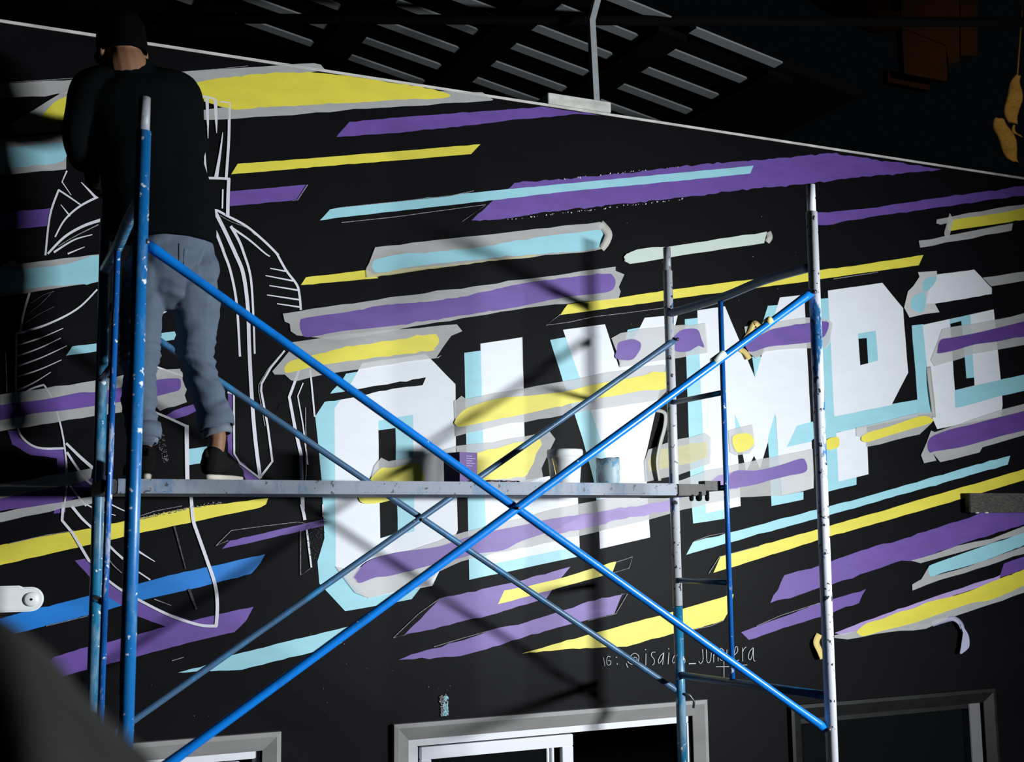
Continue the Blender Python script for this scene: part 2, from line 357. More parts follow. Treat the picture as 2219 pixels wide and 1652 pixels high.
# --- plain stripes straight on the wall
ST(PU, 'X', [(757, 264), (860, 255), (1160, 233), (1172, 231), (1300, 250), (1255, 247), (1130, 258), (1075, 265), (880, 286), (733, 297), (729, 296)])
ST(YE, 'X', [(515, 355), (740, 338), (1041, 313), (1021, 334), (870, 347), (740, 357), (560, 373), (501, 378)], amp=0.3)
ST(PU, 'X', [(496, 415), (667, 400), (645, 434), (496, 447)], amp=0.4)
ST(PU, 'X', [(-40, 466), (110, 451), (105, 490), (-40, 502)])
ST(PU, 'X', [(1115, 396), (1200, 390), (1360, 375), (1479, 360), (1640, 347), (1812, 331), (1860, 340), (1930, 351), (2040, 367), (1990, 373), (1850, 385), (1730, 400), (1600, 413), (1480, 428), (1360, 441), (1200, 458), (1090, 475), (1040, 479), (1022, 478), (1068, 435), (1097, 412)], amp=1.1, step=9)
ST(CY, 'X', [(715, 454), (740, 449), (1070, 413), (1480, 374), (1633, 359), (1626, 376), (1480, 391), (1220, 416), (1000, 442), (740, 471), (693, 478)], amp=0.3)
ST(PU, 'X', [(1765, 461), (1900, 450), (2000, 433), (2100, 420), (2300, 390), (2300, 416), (2150, 432), (2060, 447), (1980, 457), (1900, 468), (1790, 488), (1765, 488)], amp=0.8)
ST(YE, 'X', [(663, 601), (797, 585), (820, 603), (652, 618)], amp=0.4)
ST(YE, 'X', [(1230, 660), (1340, 646), (1437, 630), (1479, 625), (1656, 602), (1750, 589), (1860, 575), (2001, 553), (1991, 575), (1860, 593), (1750, 610), (1479, 645), (1437, 652), (1214, 683)], amp=0.4)
ST(CY, 'D', [(430, 663), (470, 603), (640, 581), (640, 633)], amp=0.4)
ST(CY, 'D', [(990, 582), (1030, 520), (1135, 505), (1155, 555)], amp=0.4)
ST(PU, 'D', [(1075, 1055), (1130, 1020), (1200, 995), (1275, 975), (1280, 1020), (1220, 1050), (1120, 1080)])
ST(CY, 'D', [(1225, 1270), (1380, 1245), (1380, 1348), (1225, 1375)], amp=0.4)
P(M_DPURPLE, 'D', [(1480, 900), (1510, 905), (1510, 1300), (1690, 1465), (1700, 1475), (1600, 1472), (1540, 1350), (1480, 1290)], 'painted_shade', 'purple painted shade strip')
P(PU, 'D', [(50, 1150), (110, 1150), (120, 1190), (200, 1255), (400, 1270), (425, 1275), (430, 1440), (425, 1680), (350, 1690), (378, 1420), (370, 1330), (200, 1310), (80, 1240)], 'painted_shade', 'purple painted shade strip', smooth=False)
P(M_DPURPLE, 'D', [(-60, 1610), (0, 1590), (300, 1530), (700, 1440), (700, 1500), (590, 1530), (400, 1640), (110, 1655), (-60, 1680)], 'painted_stripe', 'purple painted stripe, darkened by the shade of the plank')  # deeper purple here carries the plank's shadow in the colour
ST(YE, 'G', [(-60, 262), (20, 240), (300, 185), (590, 135), (800, 90), (1000, 50), (1200, 5), (1740, -60), (1725, -20), (1690, 0), (1250, 95), (910, 165), (590, 240), (0, 375), (-60, 390)], amp=0.4)
ST(BL, 'G', [(60, 705), (570, 575), (780, 530), (900, 495), (1100, 440), (1380, 380), (1720, 303), (1690, 360), (1630, 430), (1400, 490), (1200, 540), (900, 605), (700, 665), (570, 700), (180, 800), (-80, 860), (-80, 740)], amp=0.5)
ST(PU, 'G', [(350, 970), (570, 905), (770, 855), (890, 825), (1080, 775), (1430, 690), (1645, 645), (1600, 730), (1520, 810), (1300, 860), (900, 965), (690, 1020), (450, 1085), (200, 1150)])
P(PU, 'G', [(485, 345), (560, 330), (640, 410), (700, 475), (790, 540), (900, 600), (1100, 690), (1300, 755), (1400, 775), (1250, 800), (1080, 778), (900, 710), (780, 630), (690, 575), (580, 450)], 'painted_shade', 'purple painted shade strip')
ST(CY, 'X', [(386, 1458), (448, 1441), (501, 1421), (740, 1362), (772, 1353), (740, 1394), (700, 1408), (525, 1452), (460, 1455)], amp=0.5)
ST(PU, 'X', [(481, 1190), (498, 1172), (568, 1157), (740, 1116), (768, 1110), (771, 1117), (760, 1125), (700, 1140), (580, 1168)])
ST(CY, 'X', [(1502, 1175), (1571, 1157), (1770, 1105), (1900, 1070), (2000, 1041), (2100, 1012), (2189, 988), (2184, 1007), (2000, 1059), (1796, 1117), (1573, 1178), (1487, 1203)], amp=0.5)
ST(YE, 'X', [(1561, 1207), (1576, 1202), (1770, 1148), (1937, 1100), (2000, 1081), (2300, 994), (2300, 1016), (2100, 1077), (2000, 1106), (1798, 1163), (1586, 1230), (1546, 1242)], amp=0.4)
ST(PU, 'I', [(660, 440), (880, 380), (1000, 335), (1200, 270), (1400, 215), (1700, 115), (1900, 50), (2215, -45), (2450, -110), (2450, 40), (2215, 110), (1800, 240), (1500, 350), (1420, 345), (1200, 420), (1050, 470), (890, 520), (700, 590), (570, 620)], amp=1.2)
ST(PU, 'I', [(2060, 440), (2085, 365), (2215, 320), (2450, 230), (2450, 330), (2215, 410), (2060, 455)])
ST(PU, 'I', [(380, 810), (460, 780), (640, 715), (890, 620), (1190, 530), (1145, 620), (980, 680), (700, 770), (430, 860)], amp=0.8)
ST(YE, 'X', [(1131, 1417), (1271, 1377), (1456, 1327), (1590, 1288), (1587, 1300), (1578, 1327), (1568, 1345), (1499, 1366), (1456, 1374), (1358, 1402), (1241, 1406)], amp=0.6)
ST(PU, 'H', [(410, 825), (640, 590), (1000, 510), (1200, 465), (1485, 385), (1440, 440), (1370, 530), (1330, 590), (1150, 640), (960, 700), (800, 735), (600, 790)], amp=0.8)
ST(YE, 'H', [(1015, 628), (1055, 540), (1190, 515), (1400, 465), (1785, 350), (1755, 428), (1400, 525), (1200, 580)], amp=0.4)
ST(PU, 'H', [(370, 990), (450, 955), (600, 915), (840, 845), (970, 795), (1090, 768), (1200, 745), (1450, 665), (1600, 610), (1820, 565), (1770, 690), (1560, 740), (1400, 780), (1150, 855), (980, 905), (770, 965), (620, 975)], amp=1.0)

# --- the block letters O L Y M P O: pale cyan shade, white face, black counter
def LT(col, tile, pts, name='painted_letter', label=None): return P(col, tile, pts, name, label, amp=0.25, step=30)
LT(CY, 'X', [(683, 903), (720, 847), (740, 827), (750, 810), (775, 806), (790, 850), (760, 1200), (800, 1290), (985, 1165), (950, 1243), (913, 1272), (892, 1299), (748, 1325), (692, 1265), (688, 1217), (703, 1167), (697, 1040)], 'letter_shade', 'pale cyan shade of letter O')
LT(WH, 'X', [(785, 787), (922, 767), (987, 833), (988, 1000), (992, 1150), (937, 1270), (793, 1297), (728, 1233), (725, 885), (757, 838)], label='white painted letter O, the first')
LT(CY, 'X', [(820, 912), (895, 899), (898, 1152), (824, 1167)], 'letter_shade', 'pale cyan shade in first letter O')
LT(KP, 'X', [(820, 933), (857, 928), (862, 1155), (824, 1167)], 'letter_counter', 'black counter of first letter O')
P(KP, 'X', [(600, 888), (605, 877), (650, 865), (740, 850), (923, 818), (916, 835), (850, 843), (780, 858), (740, 866), (640, 882)], 'painted_stripe', 'black painted stripe', amp=0.8)
LT(CY, 'X', [(1006, 765), (1042, 760), (1060, 1000), (1055, 1225), (1256, 1183), (1256, 1206), (1017, 1257)], 'letter_shade', 'pale cyan shade of letter L')
LT(WH, 'X', [(1041, 745), (1132, 731), (1139, 1040), (1250, 1022), (1256, 1183), (1055, 1225)], label='white painted letter L')
LT(CY, 'X', [(1192, 737), (1225, 731), (1300, 900), (1330, 1000), (1310, 1100), (1296, 1110), (1287, 1043), (1262, 950), (1245, 898), (1220, 827)], 'letter_shade', 'pale cyan shade of letter Y')
LT(CY, 'X', [(1360, 715), (1397, 708), (1360, 812), (1340, 800)], 'letter_shade', 'pale cyan shade of letter Y')
LT(WH, 'X', [(1220, 715), (1311, 703), (1342, 798), (1397, 689), (1469, 682), (1440, 800), (1421, 890), (1398, 993), (1405, 1100), (1409, 1165), (1300, 1190), (1296, 1100), (1313, 990), (1280, 887)], label='white painted letter Y')
LT(CY, 'X', [(1484, 692), (1513, 689), (1530, 930), (1540, 1110), (1575, 1100), (1573, 1124), (1502, 1135), (1497, 1060)], 'letter_shade', 'pale cyan shade of letter M')
LT(CY, 'X', [(1650, 708), (1664, 663), (1700, 660), (1690, 720)], 'letter_shade', 'pale cyan shade of letter M')
LT(WH, 'X', [(1511, 673), (1571, 664), (1636, 818), (1690, 645), (1743, 639), (1757, 915), (1763, 1058), (1694, 1074), (1687, 995), (1681, 901), (1647, 1016), (1634, 988), (1617, 1023), (1592, 896), (1600, 1000), (1605, 1097), (1530, 1113), (1523, 930)], label='white painted letter M')
LT(CY, 'X', [(1630, 773), (1650, 773), (1636, 818)], 'letter_shade', 'pale cyan shade in letter M')
LT(CY, 'X', [(1592, 897), (1604, 925), (1622, 960), (1632, 972), (1597, 978)], 'letter_shade', 'pale cyan shade in letter M')
LT(CY, 'X', [(1664, 950), (1680, 895), (1687, 995), (1693, 1075), (1741, 1066), (1741, 1083), (1672, 1097), (1667, 1000)], 'letter_shade', 'pale cyan shade in letter M')
LT(CY, 'X', [(1705, 969), (1727, 923), (1737, 920), (1762, 914), (1764, 950), (1756, 958)], 'letter_shade', 'pale cyan shade in letter M')
LT(CY, 'X', [(1777, 648), (1796, 646), (1812, 890), (1932, 876), (1990, 866), (1990, 903), (1857, 930), (1813, 937), (1820, 1040), (1856, 1033), (1856, 1051), (1790, 1067)], 'letter_shade', 'pale cyan shade of letter P')
LT(WH, 'X', [(1794, 630), (1912, 613), (1957, 668), (1968, 808), (1932, 878), (1808, 903)], label='white painted letter P, its bowl')
LT(WH, 'X', [(1812, 938), (1878, 924), (1882, 1028), (1817, 1044)], label='white painted letter P, its foot')
LT(CY, 'F', [(1140, 520), (1255, 500), (1270, 695), (1155, 725)], 'letter_shade', 'pale cyan shade in letter P')
LT(KP, 'F', [(1143, 553), (1197, 548), (1207, 712), (1155, 725)], 'letter_counter', 'black counter of letter P')
LT(CY, 'F', [(1490, 467), (1565, 458), (1625, 1040), (1535, 1046)], 'letter_shade', 'pale cyan shade of last letter O')
LT(WH, 'F', [(1560, 463), (1735, 425), (2022, 362), (2066, 800), (2080, 985), (2070, 1057), (1655, 1140), (1615, 1050), (1595, 780)], label='white painted letter O, the last')
LT(CY, 'F', [(1735, 428), (1870, 395), (1895, 805), (1898, 857), (1770, 888)], 'letter_shade', 'pale cyan shade in last letter O')
LT(KP, 'F', [(1740, 455), (1812, 437), (1845, 810), (1895, 805), (1898, 857), (1770, 888)], 'letter_counter', 'black counter of last letter O')
P(CY, 'F', [(1766, 888), (1900, 857), (2225, 785), (2500, 720), (2500, 822), (2225, 890), (2060, 925), (1930, 965), (1772, 1003)], 'painted_stripe', 'pale cyan painted stripe')
P(WH, 'F', [(1655, 135), (1895, 103), (2010, 225), (2010, 262), (1580, 337), (1560, 250), (1600, 160)], 'painted_letter', 'white painted top of last letter O', amp=0.4)

# --- white line drawing at the left
LINE('A', [(435, 1110), (403, 1182), (462, 1268)], 11, (1, .4), curve=False)
LINE('A', [(295, 1660), (325, 1400), (382, 1233)], 13, (1, 1)); LINE('A', [(378, 1233), (450, 1280), (525, 1332)], 12, (1, .7))
LINE('A', [(395, 1330), (455, 1405)], 11, (.4, 1)); LINE('A', [(358, 1540), (420, 1430), (520, 1340), (650, 1273)], 16, (.6, 1))
LINE('A', [(310, 1650), (420, 1540), (540, 1470), (655, 1430)], 20, (.7, 1)); LINE('A', [(350, 1640), (480, 1560), (600, 1525)], 14, (1, .4))
LINE('A', [(440, 1650), (500, 1625), (550, 1605)], 11, (1, .4)); LINE('A', [(528, 1185), (620, 1280)], 18, (.3, 1)); LINE('A', [(562, 1138), (592, 1172)], 7)
LINE('A', [(380, 1600), (480, 1540), (640, 1460)], 8, (.5, 1), M_THIN)
LINE('A', [(1338, 1383), (1400, 1366), (1480, 1405), (1600, 1470), (1720, 1570), (1810, 1660)], 15)
LINE('X', [(465, 457), (484, 494), (500, 528), (510, 550), (527, 593), (537, 667), (540, 750), (545, 850), (553, 950), (564, 1037)], 10, (.8, .8))
LINE('X', [(453, 486), (466, 500), (480, 533), (486, 550), (500, 590), (513, 660), (520, 773)], 7, (1, .7))
LINE('X', [(500, 490), (517, 520), (528, 548), (543, 600), (549, 683), (552, 767)], 6.5, (1, .6))
LINE('X', [(500, 492), (540, 520), (573, 548), (585, 556)], 5, (1, .5)); LINE('X', [(600, 550), (620, 586), (643, 617), (649, 640), (652, 672)], 5)
LINE('A', [(1430, 1400), (1500, 1440), (1600, 1480), (1660, 1530)], 8, (.5, .5), M_THIN)
for a, b in (((1755, 95), (1872, 117)), ((1725, 142), (1905, 177)), ((1750, 207), (1935, 237)), ((1735, 268), (1948, 300)), ((1800, 325), (1948, 347))): LINE('D', [a, b], 10, (.6, 1.1))
LINE('D', [(1850, 630), (1760, 740), (1700, 845), (1697, 890), (1740, 1120), (1770, 1350), (1690, 1455)], 15, (.8, 1), curve=False)
LINE('D', [(1835, 640), (1745, 745), (1682, 850), (1682, 900), (1722, 1120)], 6, (.8, 1), M_THIN, curve=False)
LINE('D', [(1950, 740), (1880, 932), (1920, 1150), (1955, 1300), (1968, 1660)], 24, (.7, 1), curve=False)
LINE('D', [(1970, 840), (1935, 925), (1970, 1120), (2000, 1370)], 12, (.6, .8), curve=False); LINE('D', [(2015, 750), (2030, 900), (2045, 1060)], 11)
LINE('D', [(1985, 1000), (1990, 1380), (1985, 1480)], 6, (1, 1), M_THIN)
LINE('D', [(632, 232), (500, 360), (300, 462), (100, 522)], 15, (.7, 1)); LINE('D', [(106, 518), (104, 885)], 13); LINE('D', [(104, 880), (110, 1100), (150, 1200), (250, 1262), (418, 1265)], 14)
LINE('D', [(192, 255), (150, 400), (132, 512)], 17, (.8, 1))
for a, b in (((115, 595), (410, 485)), ((115, 665), (395, 548)), ((115, 732), (435, 598)), ((115, 800), (400, 690)), ((115, 888), (330, 770))): LINE('D', [a, ((a[0] + b[0]) / 2, (a[1] + b[1]) / 2 + 8), b], 11, (1, .4))
LINE('D', [(137, 278), (100, 430), (75, 535), (35, 578), (40, 720), (45, 900)], 6, (.6, 1), M_THIN)
for s in ([(190, 330), (280, 270), (350, 245)], [(170, 400), (260, 330), (330, 260)], [(165, 450), (260, 390), (350, 345)]): LINE('D', s, 6, (.6, 1), M_GHOST)
LINE('D', [(118, 935), (200, 880), (285, 852)], 12); LINE('D', [(285, 852), (335, 930), (375, 1040), (415, 1220), (436, 1430), (428, 1560), (410, 1690)], 11)
LINE('D', [(430, 1232), (520, 1320), (605, 1395)], 22, (.7, 1)); LINE('D', [(435, 1290), (500, 1390), (560, 1470), (700, 1580)], 15); LINE('D', [(432, 1350), (440, 1480), (560, 1640)], 12)
LINE('D', [(1000, 730), (1100, 765), (1240, 812)], 12); LINE('D', [(1000, 1028), (1100, 1070), (1218, 1125)], 17, (.8, 1)); LINE('D', [(1213, 1115), (1215, 1300), (1218, 1480)], 27)
LINE('D', [(1008, 247), (1055, 220)], 12, (.8, 1)); LINE('D', [(1008, 327), (1075, 285)], 13, (.8, 1)); LINE('D', [(1030, 405), (1095, 362)], 13, (.6, 1))
LINE('D', [(1478, 900), (1520, 915), (1522, 1300), (1560, 1362), (1692, 1462)], 12, curve=False)
LINE('G', [(410, -20), (403, 85), (470, 165), (580, 350)], 18, curve=False); LINE('G', [(560, 320), (640, 420), (700, 472), (790, 538), (900, 600), (1100, 700), (1290, 762), (1408, 770)], 17, (.8, 1.1))
LINE('G', [(1240, -70), (1245, 0), (1255, 90), (1280, 165), (1340, 335), (1395, 500), (1410, 640), (1402, 772)], 22)
LINE('G', [(465, -10), (530, 70), (600, 135)], 18, (1.1, .8)); LINE('G', [(705, 245), (750, 290), (800, 335)], 15); LINE('G', [(895, 283), (950, 318), (1005, 352)], 14, (1, .3)); LINE('G', [(560, -20), (640, 20), (750, 52)], 10, (1, .5))
LINE('G', [(700, -30), (780, 10), (860, 45)], 10, (1, .5)); LINE('G', [(1955, -20), (1970, 40), (1978, 82)], 20); LINE('G', [(1990, 145), (2005, 270), (2020, 390)], 14, (.9, .8)); LINE('G', [(2095, -20), (2097, 60)], 12)
LINE('G', [(1130, 120), (1205, 400)], 12, (1, .6), M_GHOST); LINE('G', [(1225, 530), (1275, 660)], 18, (1, .7), M_GHOST); LINE('G', [(700, 330), (740, 380), (790, 425)], 8, (1, .6), M_THIN); LINE('G', [(900, 420), (975, 470)], 12, (.8, .8))
LINE('G', [(1000, 595), (1110, 637)], 7, (1, .5), M_THIN); LINE('G', [(1115, 995), (1192, 973)], 5, (1, 1), M_THIN)
# the crown of upright strokes
LINE('A', [(1240, 630), (1320, 628), (1400, 645)], 12); LINE('A', [(1425, 660), (1495, 668)], 12); LINE('A', [(1490, 660), (1487, 900), (1470, 1155)], 18)
LINE('A', [(1345, 640), (1350, 780), (1352, 900)], 24, (1, .15)); LINE('A', [(1400, 650), (1405, 780), (1408, 865)], 26, (1, .15)); LINE('A', [(1278, 920), (1285, 1030), (1295, 1155)], 28, (.15, 1)); LINE('A', [(1330, 940), (1333, 1050), (1338, 1150)], 22, (.15, 1)); LINE('A', [(1448, 860), (1430, 1000), (1405, 1150)], 26, (.15, 1))
LINE('A', [(1282, 1158), (1400, 1158), (1495, 1163)], 16); LINE('A', [(1487, 1160), (1482, 1280), (1480, 1400)], 22); LINE('A', [(1448, 1230), (1445, 1355)], 10)
# chalk guide outlines
for tl, pts in (('E', [(1422, 395), (1330, 465), (1480, 445), (1640, 410), (1850, 385), (2100, 352)]), ('H', [(640, 590), (500, 690), (335, 848), (420, 825)]), ('H', [(1785, 355), (1890, 320), (1865, 395), (1760, 425)]), ('H', [(1815, 563), (1855, 562), (1780, 690), (1600, 735)]),
                ('B', [(860, 1240), (700, 1275), (0, 1348)]), ('B', [(0, 1447), (350, 1410), (640, 1370), (940, 1330), (785, 1440)]), ('A', [(2000, 1200), (1935, 1300), (1900, 1305)]), ('G', [(1480, 215), (1400, 250), (1500, 150), (1720, 120), (1930, 95), (1990, 105)]), ('G', [(1950, 150), (1950, 440), (2015, 395)]),
                ('I', [(170, 430), (240, 320), (500, 250)]), ('I', [(75, 220), (170, 185), (270, 165)]), ('I', [(480, 770), (640, 700), (890, 620)]), ('I', [(60, 795), (180, 770), (265, 735)]), ('F', [(980, 165), (1270, 120)]), ('H', [(600, 905), (780, 850), (960, 800)]),
                ('G', [(910, 55), (1000, 25), (1180, -10)]), ('G', [(60, 235), (300, 180), (480, 150)]), ('G', [(300, 770), (570, 705)]), ('A', [(0, 540), (480, 508)]), ('A', [(1145, 470), (1400, 450), (1612, 428)])):
    LINE(tl, pts, 5, (1, .7), M_THIN, curve=False, name='chalk_line')
def FLECKS(tile, region, n, size, mat, name, label, seed):
    """many tiny dry-brush flecks inside a px rectangle-like quad (bilinear), one part"""
    rnd = random.Random(seed); q = T(tile, region); vs, fs = [], []; Y = lay()
    for _ in range(n):
        u, v = rnd.random(), rnd.random()
        x = (q[0][0] * (1 - u) + q[1][0] * u) * (1 - v) + (q[3][0] * (1 - u) + q[2][0] * u) * v
        y = (q[0][1] * (1 - u) + q[1][1] * u) * (1 - v) + (q[3][1] * (1 - u) + q[2][1] * u) * v
        r = size * (.35 + rnd.random()); a0 = rnd.random() * 6.28; b = len(vs)
        vs += on_wall([(x + r * (.5 + .8 * rnd.random()) * math.cos(a0 + k * 1.57), y + r * (.5 + .8 * rnd.random()) * math.sin(a0 + k * 1.57)) for k in range(4)], Y)
        fs.append((b, b + 1, b + 2, b + 3))
    o = mesh_obj(name, vs, fs, mat, wall); o['label'] = label; o['kind'] = 'stuff'; return o
FLECKS('H', [(640, 1225), (685, 1212), (694, 1350), (645, 1358)], 150, 1.9, M_THIN, 'paint_flecks', 'pale dry-brush smear', 5)
FLECKS('H', [(668, 1230), (690, 1225), (694, 1350), (660, 1355)], 90, 2.0, M_CYAN, 'paint_flecks', 'pale blue dry-brush smear', 6)
FLECKS('D', [(1000, 1160), (1060, 1155), (1095, 1340), (1065, 1360)], 110, 1.1, M_THIN, 'paint_flecks', 'speckled dry-brush smear', 7)
FLECKS('X', [(1180, 462), (1760, 395), (1780, 700), (660, 740)], 26, .9, M_THIN, 'paint_flecks', 'scattered paint flecks', 8)
FLECKS('X', [(320, 1470), (860, 1440), (860, 1540), (330, 1560)], 14, .9, M_THIN, 'paint_flecks', 'scattered paint flecks', 9)
FLECKS('X', [(1090, 476), (1480, 430), (1480, 433), (1090, 479)], 70, 1.3, M_LINE, 'paint_flecks', 'white flecks along a stripe edge', 10)
FLECKS('X', [(1200, 389), (1470, 359), (1470, 362), (1200, 392)], 30, 1.2, M_LINE, 'paint_flecks', 'white flecks along a stripe edge', 11)
FLECKS('X', [(300, 1122), (480, 1085), (480, 1091), (300, 1128)], 160, 1.3, M_THIN, 'paint_flecks', 'chalky flecks along a stripe edge', 12)
FLECKS('X', [(600, 1245), (1000, 1490), (980, 1500), (700, 1500)], 10, 1.0, M_THIN, 'paint_flecks', 'scattered paint flecks', 13)
FLECKS('G', [(1990, 120), (2110, 60), (2110, 180), (2020, 390)], 120, 1.1, M_GHOST, 'paint_flecks', 'faint grey flecks', 14)

# --- masking tape borders with sloppy bars of paint brushed over them
def BAR(col, tile, pts, lab=None, amp=1.2):
    o = P(col, tile, pts, 'painted_bar', lab or LB.get(id(col), 'white') + ' bar brushed over the tape', amp=amp, step=10, smooth=True); return o
TAPE('X', [(-40, 184), (165, 172), (385, 157), (540, 146), (680, 137), (695, 140), (705, 152), (640, 166), (470, 172), (410, 186), (152, 203), (-40, 216)], 'upper tape strip along the big yellow bar behind the painter')
TAPE('X', [(26, 270), (45, 255), (130, 203), (158, 196), (152, 270), (420, 240), (500, 230), (700, 222), (960, 205), (905, 197), (975, 198), (1045, 200), (1069, 216), (1065, 218), (740, 240), (500, 258), (425, 260), (150, 285), (38, 288), (30, 280)], 'lower tape strip along the big yellow bar with folded pointed ends')
BAR(YE, 'X', [(92, 250), (150, 206), (300, 190), (410, 181), (465, 171), (560, 160), (660, 157), (740, 163), (860, 181), (966, 201), (960, 213), (860, 216), (800, 221), (700, 226), (600, 231), (500, 236), (410, 215), (300, 245), (150, 262), (100, 265)])
for pts in ([(415, 213), (441, 214), (445, 232), (418, 230)],): P(KP, 'X', pts, 'painted_stripe', 'black painted patch', amp=.4)
LINE('A', [(1345, 640), (1350, 780), (1352, 830)], 22, (1, .4)); LINE('A', [(1400, 650), (1405, 780), (1407, 820)], 24, (1, .4)); LINE('A', [(1240, 628), (1320, 626), (1400, 645)], 12)
LINE('A', [(1430, 660), (1495, 668), (1492, 780)], 10, curve=False)
TAPE('A', [(-60, 912), (430, 868), (430, 1100), (-60, 1145)], 'tape border of the cyan bar at the left edge, upper one')
BAR(CY, 'A', [(-80, 970), (100, 955), (410, 930), (410, 1045), (200, 1078), (-80, 1090)])
TAPE('D', [(-60, 118), (60, 50), (95, 35), (100, 65), (660, 2), (660, 178), (-60, 292)], 'tape border of the cyan bar at the left edge, lower one')
BAR(CY, 'D', [(-60, 120), (140, 100), (300, 85), (440, 65), (670, 12), (670, 172), (300, 213), (150, 235), (-60, 250)])
TAPE('D', [(-60, 925), (615, 825), (760, 800), (1000, 750), (1180, 748), (1205, 770), (1237, 820), (1200, 920), (1215, 965), (1140, 992), (1085, 1002), (1040, 1022), (1005, 985), (790, 1030), (610, 1055), (-60, 1165)], 'tape border of the purple bar behind the painter\'s legs, torn right end')
BAR(PU, 'D', [(-80, 1000), (200, 960), (330, 940), (520, 902), (615, 900), (780, 870), (1000, 822), (1150, 810), (1175, 835), (1165, 885), (1100, 905), (1000, 930), (780, 965), (610, 990), (400, 1020), (240, 1035), (120, 1060), (-80, 1090)])
TAPE('D', [(-60, 1505), (375, 1432), (600, 1393), (590, 1462), (300, 1532), (-60, 1605)], 'greenish tape strip above dark purple stripe at left edge', M_TAPE)
TAPE('G', [(-60, 45), (110, 10), (300, -20), (700, -85), (700, -40), (400, 5), (-60, 108)], 'grey tape strip below dark purple stripe at left edge')
TAPE('X', [(813, 536), (1300, 481), (1318, 492), (1322, 505), (1318, 530), (1310, 538), (1290, 543), (1100, 562), (925, 582), (795, 602), (793, 583), (800, 570)], 'tape border of the cyan bar high on the wall')
P(M_TPALE, 'X', [(870, 583), (1000, 572), (1165, 550), (1160, 556), (1000, 574), (800, 602), (796, 598)], 'painted_bar', 'thin yellow smear on the tape', amp=.6)
BAR(CY, 'X', [(830, 559), (870, 551), (1000, 541), (1080, 529), (1180, 512), (1260, 503), (1300, 498), (1312, 510), (1305, 534), (1250, 545), (1160, 551), (1060, 560), (960, 570), (880, 580), (840, 589), (815, 590), (806, 577), (812, 564)])
TAPE('X', [(1365, 547), (1380, 541), (1480, 530), (1662, 502), (1656, 527), (1480, 553), (1365, 572), (1353, 566), (1357, 552)], 'pale mint strip of tape with blunt ends, right of the cyan bar', M_MINT)
TAPE('X', [(613, 680), (740, 660), (1334, 578), (1334, 587), (1353, 595), (1341, 622), (1345, 632), (1340, 648), (1200, 660), (1000, 690), (740, 737), (643, 727), (630, 718), (628, 702), (617, 697)], 'tape border of the long purple bar above the first letters')
BAR(PU, 'X', [(650, 697), (662, 689), (735, 679), (760, 675), (840, 660), (920, 655), (1000, 643), (1100, 621), (1180, 607), (1308, 594), (1327, 597), (1334, 612), (1325, 630), (1290, 637), (1220, 645), (1130, 664), (1050, 677), (960, 690), (870, 704), (800, 712), (740, 718), (668, 731), (653, 720)])
TAPE('X', [(632, 742), (740, 725), (990, 703), (1002, 718), (978, 728), (945, 776), (957, 770), (950, 776), (900, 782), (740, 806), (640, 827), (630, 824), (617, 812), (595, 812), (590, 805), (628, 760)], 'tape border of the yellow bar over the first letter O')
BAR(YE, 'X', [(617, 796), (630, 783), (660, 775), (740, 755), (840, 739), (933, 725), (948, 729), (951, 742), (940, 756), (925, 762), (740, 785), (680, 795), (640, 805), (620, 808)])
TAPE('X', [(985, 870), (1000, 858), (1010, 865), (1046, 858), (1137, 842), (1225, 826), (1340, 804), (1440, 790), (1450, 795), (1443, 850), (1425, 868), (1250, 895), (1140, 915), (1075, 925), (1010, 940), (988, 946)], 'tape border of the yellow bar across the letters L and Y')
BAR(YE, 'E', [(735, 1090), (790, 1020), (880, 980), (1040, 937), (1200, 925), (1340, 910), (1480, 890), (1640, 850), (1840, 815), (2110, 768), (2110, 875), (1950, 890), (1800, 920), (1640, 945), (1400, 995), (1200, 1040), (950, 1090), (780, 1125), (745, 1115)])
TAPE('E', [(745, 1250), (860, 1235), (1000, 1225), (1280, 1170), (1350, 1152), (1390, 1205), (1300, 1395), (1310, 1455), (1210, 1490), (870, 1492), (750, 1330)], 'tape around the lower yellow patch beside the purple tin')
P(YE, 'E', [(860, 1300), (1000, 1268), (1120, 1230), (1290, 1205), (1303, 1240), (1265, 1300), (1248, 1360), (1205, 1440), (1180, 1452), (1000, 1466), (860, 1478)], 'painted_bar', 'yellow patch brushed over the tape', amp=1)
TAPE('X', [(812, 1010), (826, 992), (842, 1000), (920, 985), (988, 968), (990, 1046), (800, 1052)], 'tape around the smudged yellow patch on the first letter O')
BAR(YE, 'X', [(800, 1042), (812, 1028), (828, 1014), (850, 1014), (903, 1003), (914, 1018), (918, 1048), (880, 1072), (825, 1090), (785, 1090), (778, 1070)], amp=1.5)
TAPE('X', [(752, 1262), (728, 1228), (765, 1235), (900, 1190), (1000, 1155), (1256, 1092), (1405, 1060), (1479, 1040), (1532, 1020), (1603, 1005), (1680, 990), (1761, 973), (1763, 1058), (1693, 1075), (1600, 1078), (1479, 1105), (1405, 1127), (1256, 1162), (1000, 1217), (950, 1240), (930, 1270), (800, 1297), (770, 1285)], 'tape border of the long purple bar below the letters')
BAR(PU, 'X', [(769, 1248), (797, 1217), (850, 1200), (900, 1192), (954, 1184), (1017, 1163)  , (1074, 1150), (1141, 1137), (1184, 1127), (1275, 1113), (1280, 1121), (1200, 1150), (1130, 1173), (1090, 1193), (1034, 1200), (994, 1211), (920, 1229), (847, 1248), (813, 1252), (780, 1264), (772, 1256)])
